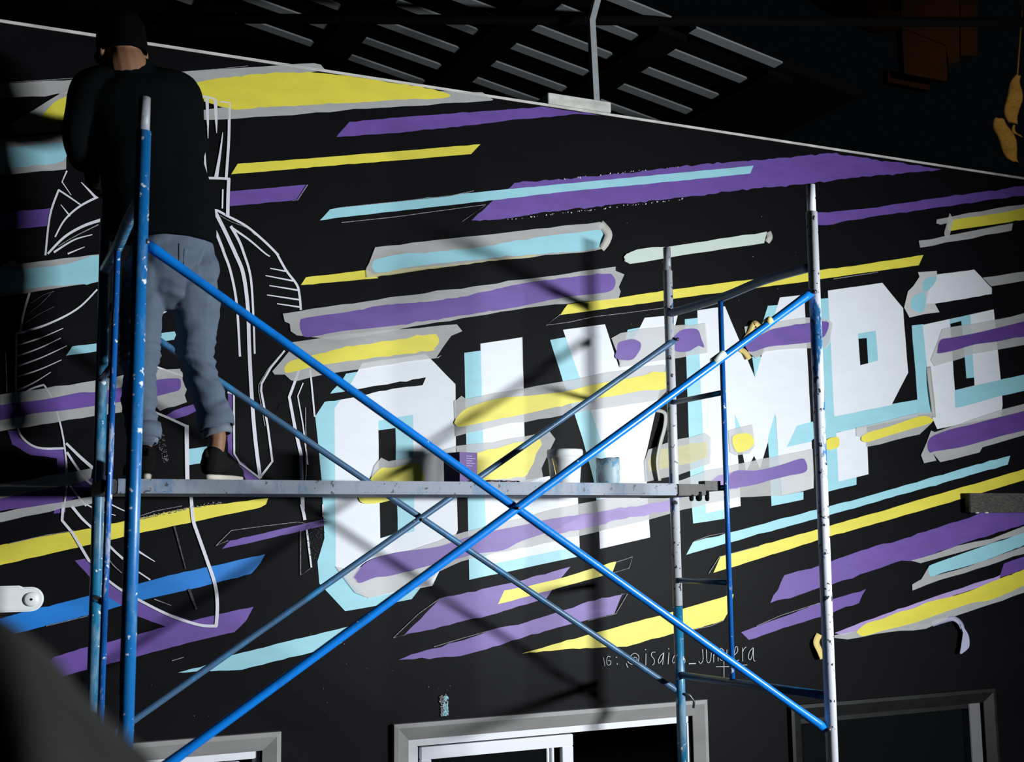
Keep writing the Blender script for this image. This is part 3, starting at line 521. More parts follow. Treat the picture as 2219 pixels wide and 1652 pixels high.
P(M_LILAC, 'X', [(1260, 1117), (1325, 1105), (1448, 1085), (1539, 1047), (1555, 1032), (1592, 1022), (1600, 1060), (1549, 1061), (1479, 1078), (1448, 1108), (1335, 1127), (1288, 1141), (1224, 1155), (1180, 1163)], 'painted_bar', 'lilac part of the purple bar, paled by tape and strong light', amp=1.2, step=10)  # paler purple: tape over the bar and strong light put into the colour
BAR(PU, 'X', [(1590, 1022), (1639, 1020), (1692, 1008), (1732, 995), (1745, 998), (1747, 1022), (1706, 1032), (1666, 1042), (1639, 1050), (1592, 1058), (1570, 1056)])
TAPE('X', [(1325, 733), (1345, 722), (1397, 712), (1530, 700), (1535, 765), (1440, 780), (1345, 797), (1335, 760)], 'tape around the purple blobs on the letters Y and M')
BAR(PU, 'E', [(1800, 578), (1850, 562), (1895, 555), (1940, 575), (1945, 610), (1925, 650), (1890, 688), (1830, 692), (1780, 675), (1790, 620)], 'purple blob on letter Y')
BAR(PU, 'X', [(1459, 735), (1468, 722), (1482, 714), (1511, 714), (1520, 735), (1526, 753), (1513, 750), (1491, 762), (1462, 760)], 'purple blob between letters Y and M')
TAPE('X', [(1613, 708), (1640, 705), (1745, 688), (1790, 690), (1806, 700), (1800, 740), (1790, 755), (1745, 755), (1660, 762), (1640, 778), (1622, 765)], 'tape around the purple bar on the letter M')
BAR(PU, 'F', [(408, 590), (435, 552), (520, 522), (600, 487), (820, 450), (935, 440), (950, 470), (930, 525), (905, 548), (830, 575), (700, 590), (560, 605), (455, 638), (420, 622)])
TAPE('X', [(1397, 1000), (1405, 975), (1445, 960), (1530, 938), (1542, 948), (1541, 1005), (1469, 1030), (1400, 1045)], 'tape around the pale yellow patch left of the letter M')
P(M_TPALE, 'X', [(1404, 1001), (1413, 986), (1430, 975), (1470, 966), (1530, 957), (1533, 970), (1531, 993), (1469, 1010), (1408, 1022)], 'painted_bar', 'thin yellow patch on the tape', amp=1)
TAPE('F', [(300, 1150), (460, 1110), (475, 1250), (440, 1300), (350, 1310), (310, 1290)], 'tape around the small yellow square on the letter M')
BAR(YE, 'F', [(328, 1185), (440, 1172), (458, 1250), (355, 1290)], 'small yellow square on letter M', amp=1.5)
TAPE('F', [(1130, 1130), (1250, 1105), (1420, 1060), (1535, 1035), (1620, 1030), (1620, 1100), (1540, 1175), (1200, 1255), (1195, 1200), (1130, 1185)], 'tape border of the yellow bar under the letter P')
BAR(YE, 'F', [(1160, 1205), (1200, 1165), (1350, 1122), (1530, 1060), (1605, 1062), (1618, 1098), (1450, 1150), (1300, 1195), (1200, 1225)])
BAR(YE, 'F', [(935, 1212), (1000, 1190), (1020, 1215), (1010, 1258), (935, 1275)], 'small yellow patch at foot of letter P')
TAPE('F', [(1950, 155), (2225, 115), (2500, 75), (2500, 130), (2225, 175), (2005, 212)], 'grey tape strip right of the last letter, touching the frame edge')
TAPE('F', [(1530, 120), (1652, 112), (1655, 150), (1600, 245), (1585, 325), (1640, 325), (1670, 380), (1475, 415), (1440, 350), (1465, 245), (1500, 210), (1540, 150)], 'crumpled tape at the top left of the last letter O', M_TAPEO)
BAR(CY, 'F', [(1570, 168), (1645, 147), (1640, 190), (1590, 243), (1562, 233)], 'pale cyan blot on the tape'); BAR(CY, 'F', [(1490, 292), (1560, 250), (1583, 290), (1562, 380), (1490, 358)], 'pale cyan blot on the tape')
TAPE('F', [(1690, 490), (1740, 478), (2030, 430), (2225, 385), (2500, 330), (2500, 530), (2225, 592), (2060, 622), (1890, 652), (1640, 732), (1615, 690)], 'tape border of the purple bar across the last letter O')
BAR(M_DPURPLE, 'F', [(1657, 630), (1675, 562), (1750, 545), (1900, 517), (2070, 477), (2219, 440), (2480, 380), (2480, 490), (2219, 540), (2165, 545), (2050, 570), (1900, 590), (1780, 625), (1668, 648)], 'dark purple bar brushed over the tape')
TAPE('F', [(1615, 1150), (1640, 1160), (2080, 1012), (2225, 975), (2500, 905), (2500, 950), (2225, 1020), (1640, 1190), (1620, 1280), (1650, 1345), (1570, 1362), (1550, 1310)], 'tape strip above and left of the lowest purple bar by the last letter')
TAPE('F', [(1615, 1282), (1990, 1200), (2225, 1140), (2225, 1178), (1950, 1258), (1930, 1292), (1675, 1355)], 'tape strip below the lowest purple bar by the last letter')
BAR(M_DPURPLE, 'F', [(1590, 1252), (1615, 1192), (1740, 1142), (1870, 1112), (2000, 1077), (2150, 1040), (2219, 1022), (2480, 960), (2480, 1080), (2219, 1150), (2090, 1180), (1950, 1220), (1800, 1260), (1640, 1285), (1608, 1293)], 'dark purple bar brushed over the tape')
TAPE('X', [(2029, 484), (2030, 476), (2070, 468), (2300, 428), (2300, 448), (2060, 482), (2038, 487)], 'upper tape strip of the yellow bar at the right edge')
TAPE('X', [(1991, 522), (2046, 512), (2195, 484), (2192, 500), (1994, 537)], 'lower tape strip of the yellow bar at the right edge')
BAR(YE, 'X', [(2055, 486), (2075, 475), (2160, 463), (2230, 449), (2300, 438), (2300, 462), (2230, 475), (2150, 487), (2080, 497), (2057, 500)])
TAPE('X', [(2058, 462), (2066, 476), (2057, 515), (2048, 516), (2046, 505)], 'short upright tape piece at the left end of the right-edge yellow bar')
TAPE('I', [(1480, 345), (1640, 300), (1780, 250), (2000, 205), (2225, 118), (2450, 40), (2450, 90), (2225, 165), (1640, 335), (1545, 362)], 'upper tape strip of the cyan bar at the lower right')
TAPE('I', [(1490, 500), (1550, 465), (1600, 380), (1615, 450), (1850, 385), (2225, 250), (2450, 170), (2450, 215), (2225, 300), (1590, 500), (1492, 540)], 'lower tape strip of the cyan bar at the lower right, torn left end')
BAR(CY, 'I', [(1597, 392), (1620, 370), (1780, 312), (1900, 270), (2215, 165), (2440, 90), (2440, 170), (2215, 245), (2000, 330), (1850, 380), (1700, 420), (1610, 448)])
P(M_LILAC, 'I', [(985, 815), (1200, 732), (1600, 592), (2060, 440), (2060, 470), (1600, 630), (1200, 780), (1040, 830)], 'painted_stripe', 'lilac painted stripe')
TAPE('I', [(985, 830), (1200, 790), (2225, 480), (2450, 400), (2450, 470), (2225, 550), (1700, 732), (1580, 787), (1250, 822), (1070, 857), (985, 847)], 'long tape strip under the yellow bar at the lower right')
BAR(YE, 'I', [(1135, 800), (1200, 750), (1300, 722), (1400, 680), (1500, 655), (1600, 612), (1750, 577), (1870, 540), (2000, 485), (2215, 402), (2440, 320), (2440, 430), (2215, 510), (2000, 600), (1880, 620), (1700, 680), (1500, 750), (1300, 800), (1180, 835), (1140, 820)])
TAPE('X', [(1352, 557), (1358, 550), (1366, 548), (1366, 571), (1356, 566)], 'frayed left end of the pale mint strip', M_MINT)

# curled ends of tape that stand off the wall
def CURL(px, out, w, label, mat):
    """ribbon through px points, each 'out' metres off the wall; w = half width (px)"""
    pts = spline([(p[0], p[1], o) for p, o in zip(px, out)], 5)
    L, R_ = ribbon_px([(p[0], p[1]) for p in pts], w * 2, (1, .8)); n = len(pts)
    vs = [at(q[0], q[1], WY - 0.004 - p[2]) for q, p in zip(L, pts)] + [at(q[0], q[1], WY - 0.006 - p[2] * 0.55) for q, p in zip(R_, pts)]
    o = mesh_obj('tape_curl', vs, [(i, i + 1, n + i + 1, n + i) for i in range(n - 1)], mat, None, True)
    so = o.modifiers.new('thickness', 'SOLIDIFY'); so.thickness = 0.0008
    return tag(o, label, 'tape', 'masking tape stuck on the mural')
M_TAPEF = plain('lifted_tape', (0.50, 0.49, 0.45), 0.6)
M_TAPEB = plain('lilac_tape_back', (0.42, 0.42, 0.58), 0.6)
tail = CURL([(2020, 1353), (2045, 1345), (2066, 1341), (2080, 1350), (2086, 1362)], [0, .004, .015, .028, .03], 6, 'loose tape tail hanging from the yellow bar at the lower right', M_TAPEB)
wall_poly('loose_end', spline([(2080, 1350), (2090, 1362), (2099, 1378), (2101, 1398), (2096, 1408), (2081, 1418), (2083, 1400), (2087, 1372)], 3), M_TAPEB, WY - .036, tail)
CURL([(1776, 1375), (1769, 1392), (1776, 1410), (1783, 1428)], [0, .02, .03, .03], 7, 'ochre curled tape end beside the right front scaffold post', M_OCHRE)
CURL([(1420, 889), (1441, 896), (1441, 925), (1432, 960), (1425, 1000), (1430, 1042)], [.002, .015, .03, .035, .035, .03], 4, 'long loose tape tail hanging over the letter Y', M_TAPEF)
CURL([(1612, 740), (1625, 722), (1634, 700), (1646, 708)], [.0, .02, .03, .02], 6, 'yellow curled tape tip at the left end of the M bar', M_OCHRE)
CURL([(1602, 757), (1614, 763), (1625, 778)], [.0, .01, .02], 6, 'yellow tape flap below the left end of the M bar', M_OCHRE)
CURL([(1664, 503), (1668, 515), (1662, 525)], [.0, .012, .004], 7, 'folded grey right end of the pale mint strip', M_TAPEF)
CURL([(1300, 484), (1318, 505), (1314, 525), (1303, 540)], [.0, .012, .018, .004], 9, 'crumpled right end of the cyan bar tape high on the wall', M_TAPEF)
CURL([(2012, 795), (2016, 830), (2021, 870), (2024, 905)], [.0, .01, .012, .0], 5, 'lifted tape edge on the left side of the last letter O', M_TAPEF)

# --- handwritten signature line
acc = ([], [])
YS = lay()
def S(pts, curve=True, w=4.4): LINE('S', pts, w, curve=curve, Y=YS, collect=acc)
S([(368, 450), (382, 540)]); S([(440, 445), (412, 440), (400, 480), (408, 525), (438, 520), (442, 488), (415, 482)]); S([(498, 446), (502, 454)], w=8); S([(506, 513), (510, 521)], w=8)
S([(640, 445), (665, 415), (695, 408), (728, 440), (722, 490), (700, 518), (655, 520), (615, 490), (615, 455)]); S([(650, 475), (690, 447), (712, 470), (690, 497), (662, 490), (655, 470)]); S([(600, 510), (608, 535), (618, 555)])
S([(802, 410), (800, 530)]); S([(796, 366), (800, 374)], w=8); S([(900, 395), (865, 400), (858, 432), (886, 470), (886, 510), (868, 528)]); S([(980, 405), (948, 435), (928, 485), (938, 510), (968, 470), (985, 400), (972, 522)])
S([(1037, 400), (1028, 520)]); S([(1032, 358), (1036, 366)], w=8); S([(1120, 405), (1090, 435), (1075, 485), (1085, 508), (1110, 470), (1125, 400), (1118, 520)]); S([(1192, 385), (1165, 392), (1160, 425), (1195, 460), (1200, 500), (1175, 520)])
S([(1240, 515), (1312, 512)], w=8); S([(1380, 365), (1386, 470), (1362, 512), (1342, 488)]); S([(1420, 370), (1425, 480), (1445, 505), (1465, 470), (1470, 400)]); S([(1495, 400), (1495, 500)]); S([(1496, 430), (1518, 402), (1538, 420), (1540, 490)])
S([(1592, 375), (1568, 355), (1555, 400), (1562, 470), (1592, 480)]); S([(1598, 370), (1600, 660)]); S([(1515, 545), (1665, 543)]); S([(1630, 370), (1630, 460), (1648, 480), (1668, 455), (1670, 370)]); S([(1708, 425), (1740, 385), (1735, 342), (1715, 352), (1704, 450), (1722, 488), (1752, 475)])
S([(1790, 350), (1792, 490)]); S([(1793, 390), (1806, 360), (1828, 342)]); S([(1897, 348), (1860, 395), (1852, 455), (1872, 472), (1893, 410), (1900, 350), (1903, 470), (1922, 488)]); S([(1775, 528), (1838, 526)])
sig = mesh_obj('handwritten_line', acc[0], acc[1], M_LINE, wall); sig['label'] = 'small hand-lettered white signature'

# ------------------------------------------------------------------ the scaffold
scaf = empty('scaffold', (1.3, -0.55, 0), 'blue paint-splashed tubular steel scaffold with crossed braces in front of the mural', 'scaffold')
YF, YS_, YR = -1.083, -0.43, 0.0
class Post:
    def __init__(s, p0, p1, Y):
        s.a = at(*p0, Y); s.b = at(*p1, Y); s.Y = Y
    def z(s, z):
        t = (z - s.a.z) / (s.b.z - s.a.z); return s.a.lerp(s.b, t)
    def y(s, py):           # point at pixel row
        lo, hi = s.a, s.b
        def row(p):
            d = p - CAM; return H / 2 - F * d.dot(UP) / d.dot(FW)
        t0, t1 = -1.0, 2.5
        for _ in range(50):
            tm = (t0 + t1) / 2
            if row(lo.lerp(hi, tm)) < py: t0 = tm
            else: t1 = tm
        return lo.lerp(hi, t0)
FLp = Post((313.5, 212), (275, 1510), YF); FRp = Post((1756.5, 401), (1803.5, 1640), YF)
RLp = Post((228.5, 530), (204, 1400), YR); RRp = Post((1445, 537), (1476, 1550), YR)
zR = RRp.y(537).z
for nm, p, ytop, yj, m in (('FL', FLp, 212, 285, M_POST_BLUE), ('FR', FRp, 401, 460, M_POST_FRONT), ('RL', RLp, None, None, M_POST_BLUE2), ('RR', RRp, 537, 588, M_POST_WHITE)):
    top = p.y(ytop) if ytop else p.z(zR); j = p.y(yj) if yj else p.z(zR - 0.115)
    lowz = GZ - 1.06
    if nm == 'RR':
        mid = p.y(1312)
        u = tube_obj('upright', [p.z(lowz), p.y(1315)], 0.0222, M_POST_BLUE2, scaf, 20); u['label'] = 'blue lower length of the right rear post'
        u = tube_obj('upright', [p.y(1313), j], 0.0225, m, scaf, 20); u['label'] = 'worn whitish upper length of the right rear post'
    else:
        u = tube_obj('upright', [p.z(lowz), j], 0.0225, m, scaf, 20)
        u['label'] = {'FL': 'blue paint-splashed post', 'FR': 'worn whitish-grey post', 'RL': 'scuffed dark blue post'}[nm]
    tube_obj('coupling_spigot', [j - (top - j) * 0.1, top], 0.0178, M_POST_FRONT if nm == 'FR' else M_SPIGOT, u, 18)
    tube_obj('sleeve', [p.z(lowz), p.z(lowz - 0.05)], 0.025, M_POST_BLUE2, u, 18)
    tube_obj('upright', [p.z(0.012), p.z(lowz - 0.02)], 0.0215, M_POST_BLUE2, scaf, 16)
    f = p.z(0); box_obj('foot_plate', (f.x - 0.07, f.y - 0.07, 0.0), (f.x + 0.07, f.y + 0.07, 0.012), M_STEEL, scaf)
LSp = Post((252.5, 600), (223.5, 1400), YS_); RSp = Post((1561, 650), (1587, 1475), YS_)
zt_R, zt_S, zt_F = RRp.y(680).z, RSp.y(646).z, FRp.y(577).z
zb_R, zb_S, zb_F = RRp.y(1463).z, RSp.y(1477).z, FRp.y(1509).z
z1 = (RRp.y(872).z + RSp.y(852).z) / 2; z2 = RSp.y(1057).z; z3 = (RRp.y(1258).z + RSp.y(1263).z) / 2
for rear, st, fr in ((RLp, LSp, FLp), (RRp, RSp, FRp)):
    pts = [rear.z(zt_R), st.z(zt_S), st.z(zt_S).lerp(fr.z(zt_F), 0.5) + Vector((0, 0, 0.012)), fr.z(zt_F)]
    tube_obj('arch_rail', spline([tuple(p) for p in pts], 5), 0.0195, M_RUNG if rear is RRp else M_POST_BLUE2, scaf, 14)
    tube_obj('ladder_stile', [st.z(zt_S), st.z(zb_S)], 0.0118, M_STILE, scaf, 14)
    for z in (z1, z2, z3): tube_obj('ladder_rung', [rear.z(z), st.z(z)], 0.0125, M_RUNG, scaf, 12)
    tube_obj('bottom_rail', [rear.z(zb_R), fr.z(zb_F)], 0.0165, M_RUNG, scaf, 14)
def brace(p, q, m, Y, r=0.0148):
    a, b = at(p[0], p[1], Y), at(q[0], q[1], Y); d = (b - a).normalized()
    n = 14; pts = [a.lerp(b, t) for t in (0, 0.012, 0.03, 0.06, 0.5, 0.94, 0.97, 0.988, 1)]
    fl = [1.0] * 9; rr = [r * 1.15, r * 1.2, r * 1.1, r, r, r, r * 1.1, r * 1.2, r * 1.15]
    o = tube_obj('brace_bar', pts, rr, m, scaf, n)
    for e in (a, b): tube_obj('brace_pin', [e + Vector((0, -0.03, 0)), e + Vector((0, 0.02, 0))], 0.008, M_STEEL, o, 10)
    return o
brace((316, 528), (1788, 1580), M_BRACE, YF + 0.012); brace((318, 1690), (1757, 635), M_BRACE, YF - 0.012)
brace((222, 655), (1476, 1504), M_BRACE_DULL, YR + 0.012, 0.0135); brace((206, 1620), (1462, 737), M_BRACE_DULL, YR - 0.014, 0.0135)
c = at(1115, 1102, YF); tube_obj('pivot_bolt', [c + Vector((0, -0.035, 0)), c + Vector((0, 0.03, 0))], 0.006, M_STEEL, scaf, 8)
c = at(909, 1127, YR); tube_obj('pivot_bolt', [c + Vector((0, -0.035, 0)), c + Vector((0, 0.03, 0))], 0.006, M_STEEL, scaf, 8)
h = RRp.y(1508)
tube_obj('brace_hook', [h + Vector((0, -0.02, 0.01)), h + Vector((0.025, -0.035, 0.005)), h + Vector((0.05, -0.035, -0.025)), h + Vector((0.045, -0.035, -0.055))], 0.006, M_STEEL, scaf, 8)
c = at(1557, 776, YF - 0.012); d = (at(1757, 635, YF) - at(318, 1690, YF)).normalized()
tube_obj('tape_wrap', [c - d * 0.03, c + d * 0.03], 0.0162, M_MINT, scaf, 14); c = at(1665, 697, YF - 0.012); tube_obj('tape_wrap', [c - d * 0.012, c + d * 0.012], 0.0165, M_OCHRE, scaf, 14)

# ------------------------------------------------------------------ the plank and what stands on it
PY0, PY1 = -0.405, -0.075
zc = at(1000, 1044, PY0).z; zbm = at(1000, 1072, PY0).z
px1 = at(1470, 1060, PY0).x; px2 = at(1530, 1060, PY0).x; px0 = at(252, 1060, PY0).x
PT = zc
pl = empty('scaffold_plank', ((px0 + px2) / 2, (PY0 + PY1) / 2, zbm), 'long grey-blue paint-worn plank laid across the scaffold, bearing the painter and pots', 'plank')
bm = bmesh.new(); box(bm, (px0, PY0, zbm), (px1, PY1, zc)); bmesh.ops.bevel(bm, geom=bm.edges[:], offset=0.006, segments=2, affect='EDGES'); bm_obj('deck', bm, M_PLANK, pl)
o = box_obj('end_cap', (px1 - 0.002, PY0 - 0.002, zbm - 0.001), (px2, PY1 + 0.002, zc - 0.002), M_PLANKEND, pl, 0.004); o['label'] = 'dark rusty right end'
o = box_obj('end_cap', (px0 - 0.05, PY0 - 0.002, zbm - 0.001), (px0 + 0.002, PY1 + 0.002, zc - 0.002), M_PLANKEND, pl, 0.004); o['label'] = 'dark left end'
for xx, w in ((1498, 4.5), (1514, 6.5), (1532, 4.5)):
    q = at(xx, 1066, PY0 + 0.01); r_ = w * 0.00225
    bm = bmesh.new(); tube(bm, [q + Vector((0, 0, 0)), q + Vector((0, 0, -0.03)), q + Vector((0, 0.0, -0.038)), q + Vector((0, 0, -0.041))], [r_, r_, r_ * 0.8, r_ * 0.3], 10); bm_obj('hook_tab', bm, M_DARK, pl, True)
bm = bmesh.new()
box(bm, (px2 - 0.005, PY0 + 0.0, z2 - 0.012), (RSp.z(z2).x - 0.012, PY0 + 0.05, z2 + 0.03)); bm_obj('end_hook', bm, M_PLANKEND, pl)
bm = bmesh.new()
box(bm, (px2 - 0.005, PY1 - 0.05, z2 - 0.012), (RSp.z(z2).x - 0.012, PY1, z2 + 0.03)); bm_obj('end_hook', bm, M_PLANKEND, pl)

def lathe(bm, c, prof, n=28):
    rings = [[bm.verts.new(c + Vector((r * math.cos(2 * math.pi * j / n), r * math.sin(2 * math.pi * j / n), z))) for j in range(n)] for r, z in prof]
    for a, b in zip(rings, rings[1:]):
        for j in range(n): bm.faces.new((a[j], a[(j + 1) % n], b[(j + 1) % n], b[j]))
    bm.faces.new(rings[0][::-1])
    if prof[-1][0] > 1e-4: bm.faces.new(rings[-1])
M_PLASTIC = paint('white_plastic', (0.80, 0.83, 0.85), 0.35, 0.04, 10, 0.5)
M_CUP = pipe_mat('paint_streaked_cup', (0.42, 0.55, 0.62), (0.11, 0.13, 0.15), 0.50, 0.62, seed=21.0, scale=14, speck=(0.16, 0.40, 0.60), speck_t=0.6, rough=0.5)
M_TIN = pipe_mat('purple_stained_tin', (0.075, 0.03, 0.17), (0.05, 0.022, 0.12), 0.5, 0.62, seed=23.0, scale=16, speck=(0.30, 0.18, 0.50), speck_t=0.68)
YP = -0.23
def on_plank(px): q = at(px, 1044, YP); q.z = PT + 0.0015; return q
# square purple tin
tin = empty('paint_tin', on_plank(998), 'square purple paint-stained tin standing on the plank beside the yellow patch', 'paint tin')
c = tin.location.copy(); hw = 0.048; th_ = at(998, 983, YP).z - PT
bm = bmesh.new(); ang = math.radians(20)
def sq(hw_, z): return [c + Vector((hw_ * (cx * math.cos(ang) - cy * math.sin(ang)), hw_ * (cx * math.sin(ang) + cy * math.cos(ang)), z)) for cx, cy in ((-1, -1), (1, -1), (1, 1), (-1, 1))]
rings = [[bm.verts.new(p) for p in sq(w_, z)] for w_, z in ((hw, 0.0), (hw * 1.03, th_), (hw * 0.94, th_), (hw * 0.92, 0.03))]
for a, b in zip(rings, rings[1:]):
    for j in range(4): bm.faces.new((a[j], a[(j + 1) % 4], b[(j + 1) % 4], b[j]))
bm.faces.new(rings[0][::-1]); bm.faces.new(rings[-1]); bm_obj('body', bm, M_TIN, tin)
bm = bmesh.new()
for k in range(5):
    f = sq(hw * 1.045, 0); e0, e1 = f[0], f[1]; z = th_ * (0.55 + 0.08 * k)
    a_, b_ = e0.lerp(e1, 0.35), e0.lerp(e1, 0.35 + (0.5 if k % 2 else 0.34))
    vs = [bm.verts.new(p) for p in (a_ + Vector((0, -0.001, z)), b_ + Vector((0, -0.001, z)), b_ + Vector((0, -0.001, z + th_ * 0.018)), a_ + Vector((0, -0.001, z + th_ * 0.018)))]; bm.faces.new(vs)
bm_obj('label_print', bm, M_LILAC, tin)
# white bucket
bk = empty('paint_bucket', on_plank(1225), 'white plastic bucket with a thick rim and wire handle standing on the plank', 'bucket')
c = bk.location.copy(); hb = at(1225, 976, YP).z - PT; s_ = (at(1260, 1000, YP) - at(1190, 1000, YP)).length / 2
bm = bmesh.new(); lathe(bm, c, [(s_ * 0.76, 0), (s_ * 0.80, 0.004), (s_ * 0.93, hb * 0.78), (s_ * 0.9, hb * 0.78), (s_ * 0.74, 0.012), (0.0005, 0.012)]); bm_obj('body', bm, M_PLASTIC, bk, True)
bm = bmesh.new(); lathe(bm, c, [(s_ * 0.90, hb * 0.76), (s_ * 0.99, hb * 0.77), (s_ * 1.0, hb * 0.95), (s_ * 0.97, hb), (s_ * 0.5, hb * 1.003), (0.0005, hb * 1.004)]); bm_obj('lid', bm, M_PLASTIC, bk, True)
tube_obj('handle', [c + Vector((-s_ * 0.95, -s_ * 0.3, hb * 0.74)), c + Vector((-s_ * 0.9, -s_ * 0.55, hb * 0.35)), c + Vector((-s_ * 0.84, -s_ * 0.62, hb * 0.05))], 0.0022, M_OCHRE, bk, 8)
# stained cup
cu = empty('paint_cup', on_plank(1318), 'small white cup streaked with blue and grey paint standing on the plank', 'cup')
c = cu.location.copy(); hb = at(1318, 994, YP).z - PT; s_ = (at(1341, 1000, YP) - at(1295, 1000, YP)).length / 2
bm = bmesh.new(); n = 28; prof = [(0.92, 0), (0.97, 0.006), (1.0, hb * 0.6), (0.98, hb), (0.93, hb), (0.9, 0.02)]
rings = [[bm.verts.new(c + Vector((s_ * r * math.cos(2 * math.pi * j / n), s_ * r * math.sin(2 * math.pi * j / n), z + (0.006 * math.sin(2 * math.pi * j / n * 2 + 1) * math.cos(2 * math.pi * j / n) if z > hb * 0.9 else 0)))) for j in range(n)] for r, z in prof]
for a, b in zip(rings, rings[1:]):
    for j in range(n): bm.faces.new((a[j], a[(j + 1) % n], b[(j + 1) % n], b[j]))
bm.faces.new(rings[0][::-1]); bm.faces.new(rings[-1]); bm_obj('body', bm, M_CUP, cu, True)
bm = bmesh.new(); lathe(bm, c + Vector((0, 0, hb * 0.7)), [(s_ * 0.93, -0.004), (s_ * 0.93, 0.0), (0.0005, 0.001)]); bm_obj('paint', bm, M_CYAN, cu, True)
# brushes lying on the plank
M_HANDLE = plain('dark_red_brush_handle', (0.06, 0.018, 0.016), 0.4)
for (a, b, yy, lab) in ((1048, 1092, -0.33, 'thin dark paint brush lying left of its neighbour on the plank'), (1085, 1127, -0.30, 'thin dark paint brush lying right of its neighbour on the plank')):
    A = at(a, 1044, yy); A.z = PT; B = at(b, 1044, yy); B.z = PT
    br = empty('paint_brush', (A + B) / 2, lab, 'brush', 'brushes on the plank')
    d = B - A
    tube_obj('handle', [A + Vector((0, 0, 0.006)), A + d * 0.3 + Vector((0, 0, 0.007)), A + d * 0.68 + Vector((0, 0, 0.006))], [0.003, 0.0055, 0.004], M_HANDLE, br, 10)
    tube_obj('ferrule', [A + d * 0.68 + Vector((0, 0, 0.006)), A + d * 0.8 + Vector((0, 0, 0.006))], [0.0045, 0.0055], M_STEEL, br, 10)
    tube_obj('bristles', [A + d * 0.8 + Vector((0, 0, 0.006)), A + d * 0.93 + Vector((0, 0, 0.005)), B + Vector((0, 0, 0.003))], [0.0055, 0.0055, 0.002], M_DARK, br, 10)

# ------------------------------------------------------------------ the painter
def cap_chain(bm, pts, radii, n=16, sub=3, ends=(1, 1)):
    """lofted tapered limb with rounded ends; radii entries r or (r_side, r_depth) with depth along world Y"""
    pts = [Vector(p) for p in pts]; rr = [(r, r) if not isinstance(r, tuple) else r for r in radii]
    q = spline([(p.x, p.y, p.z, a, b) for p, (a, b) in zip(pts, rr)], sub * 2)
    P3 = [Vector(x[:3]) for x in q]; R3 = [(x[3], x[4]) for x in q]
    d0 = (P3[1] - P3[0]).normalized(); d1 = (P3[-1] - P3[-2]).normalized()
    e0, e1 = ends
    P3 = [P3[0] - d0 * R3[0][0] * 0.85 * e0, P3[0] - d0 * R3[0][0] * 0.55 * e0] + P3 + [P3[-1] + d1 * R3[-1][0] * 0.55 * e1, P3[-1] + d1 * R3[-1][0] * 0.85 * e1]
    R3 = [(R3[0][0] * .35, R3[0][1] * .35), (R3[0][0] * .82, R3[0][1] * .82)] + R3 + [(R3[-1][0] * .82, R3[-1][1] * .82), (R3[-1][0] * .35, R3[-1][1] * .35)]
    rings = []
    for i, p in enumerate(P3):
        d = (P3[min(i + 1, len(P3) - 1)] - P3[max(i - 1, 0)]).normalized()
        ref = Vector((0, 1, 0)) if abs(d.y) < 0.9 else Vector((0, 0, 1))
        u = d.cross(ref).normalized(); v = u.cross(d).normalized()
        rings.append([bm.verts.new(p + u * math.cos(2 * math.pi * j / n) * R3[i][0] + v * math.sin(2 * math.pi * j / n) * R3[i][1]) for j in range(n)])
    for a, b in zip(rings, rings[1:]):
        for j in range(n): bm.faces.new((a[j], a[(j + 1) % n], b[(j + 1) % n], b[j]))
    bm.faces.new(rings[0][::-1]); bm.faces.new(rings[-1])
def ell(bm, c, r, rot=None, u=20, v=14):
    m = Matrix.Translation(c) @ (rot.to_matrix().to_4x4() if rot else Matrix.Identity(4)) @ Matrix.Diagonal((*r, 1))
    bmesh.ops.create_uvsphere(bm, u_segments=u, v_segments=v, radius=1, matrix=m)
def fuse(name, bm, mat, parent, voxel, smooth=2, disp=None):
    bmesh.ops.recalc_face_normals(bm, faces=bm.faces)
    me = bpy.data.meshes.new(name); bm.to_mesh(me); bm.free()
    o = bpy.data.objects.new(name, me); COL.objects.link(o)
    r = o.modifiers.new('fuse', 'REMESH'); r.mode = 'VOXEL'; r.voxel_size = voxel
    if smooth: s = o.modifiers.new('smooth', 'SMOOTH'); s.factor = 0.5; s.iterations = smooth
    dg = bpy.context.evaluated_depsgraph_get(); me2 = bpy.data.meshes.new_from_object(o.evaluated_get(dg)); o.modifiers.clear(); o.data = me2; bpy.data.meshes.remove(me)
    if disp:
        nn = [v.normal.copy() for v in me2.vertices]
        for v, n_ in zip(me2.vertices, nn): v.co += n_ * disp(v.co)
    me2.materials.clear(); me2.materials.append(mat); me2.name = name
    me2.polygons.foreach_set('use_smooth', [True] * len(me2.polygons)); me2.update()
    if parent: o.parent = parent; o.matrix_parent_inverse = parent.matrix_world.inverted()
    return o
YB = -0.23                                            # the painter's mid-plane
def J(px, py, dy=0.0): return at(px, py, YB + dy)
M_SKIN = paint('skin', (0.20, 0.10, 0.055), 0.55, 0.08, 20, 0.3)
def cloth(name, rgb, scale=420, var=0.12, rough=0.9):
    m, nt, bs = new_mat(name)
    a = noise_node(nt, 14, 4, 0.6); r = ramp(nt, a.outputs[0], [(0.3, tuple(x * (1 - var) for x in rgb)), (0.7, tuple(x * (1 + var) for x in rgb))])
    nt.links.new(r.outputs[0], bs.inputs['Base Color']); bs.inputs['Roughness'].default_value = rough; bs.inputs['Specular IOR Level'].default_value = 0.04
    b = noise_node(nt, scale, 2, 0.5); bump(nt, b.outputs[0], bs, 0.25, 0.0015); return m
M_SHIRT = cloth('black_shirt', (0.0024, 0.0034, 0.0040)); M_JEANS = cloth('grey_blue_jeans', (0.092, 0.122, 0.165)); M_CUFF = cloth('pale_cuff_lining', (0.14, 0.165, 0.205))
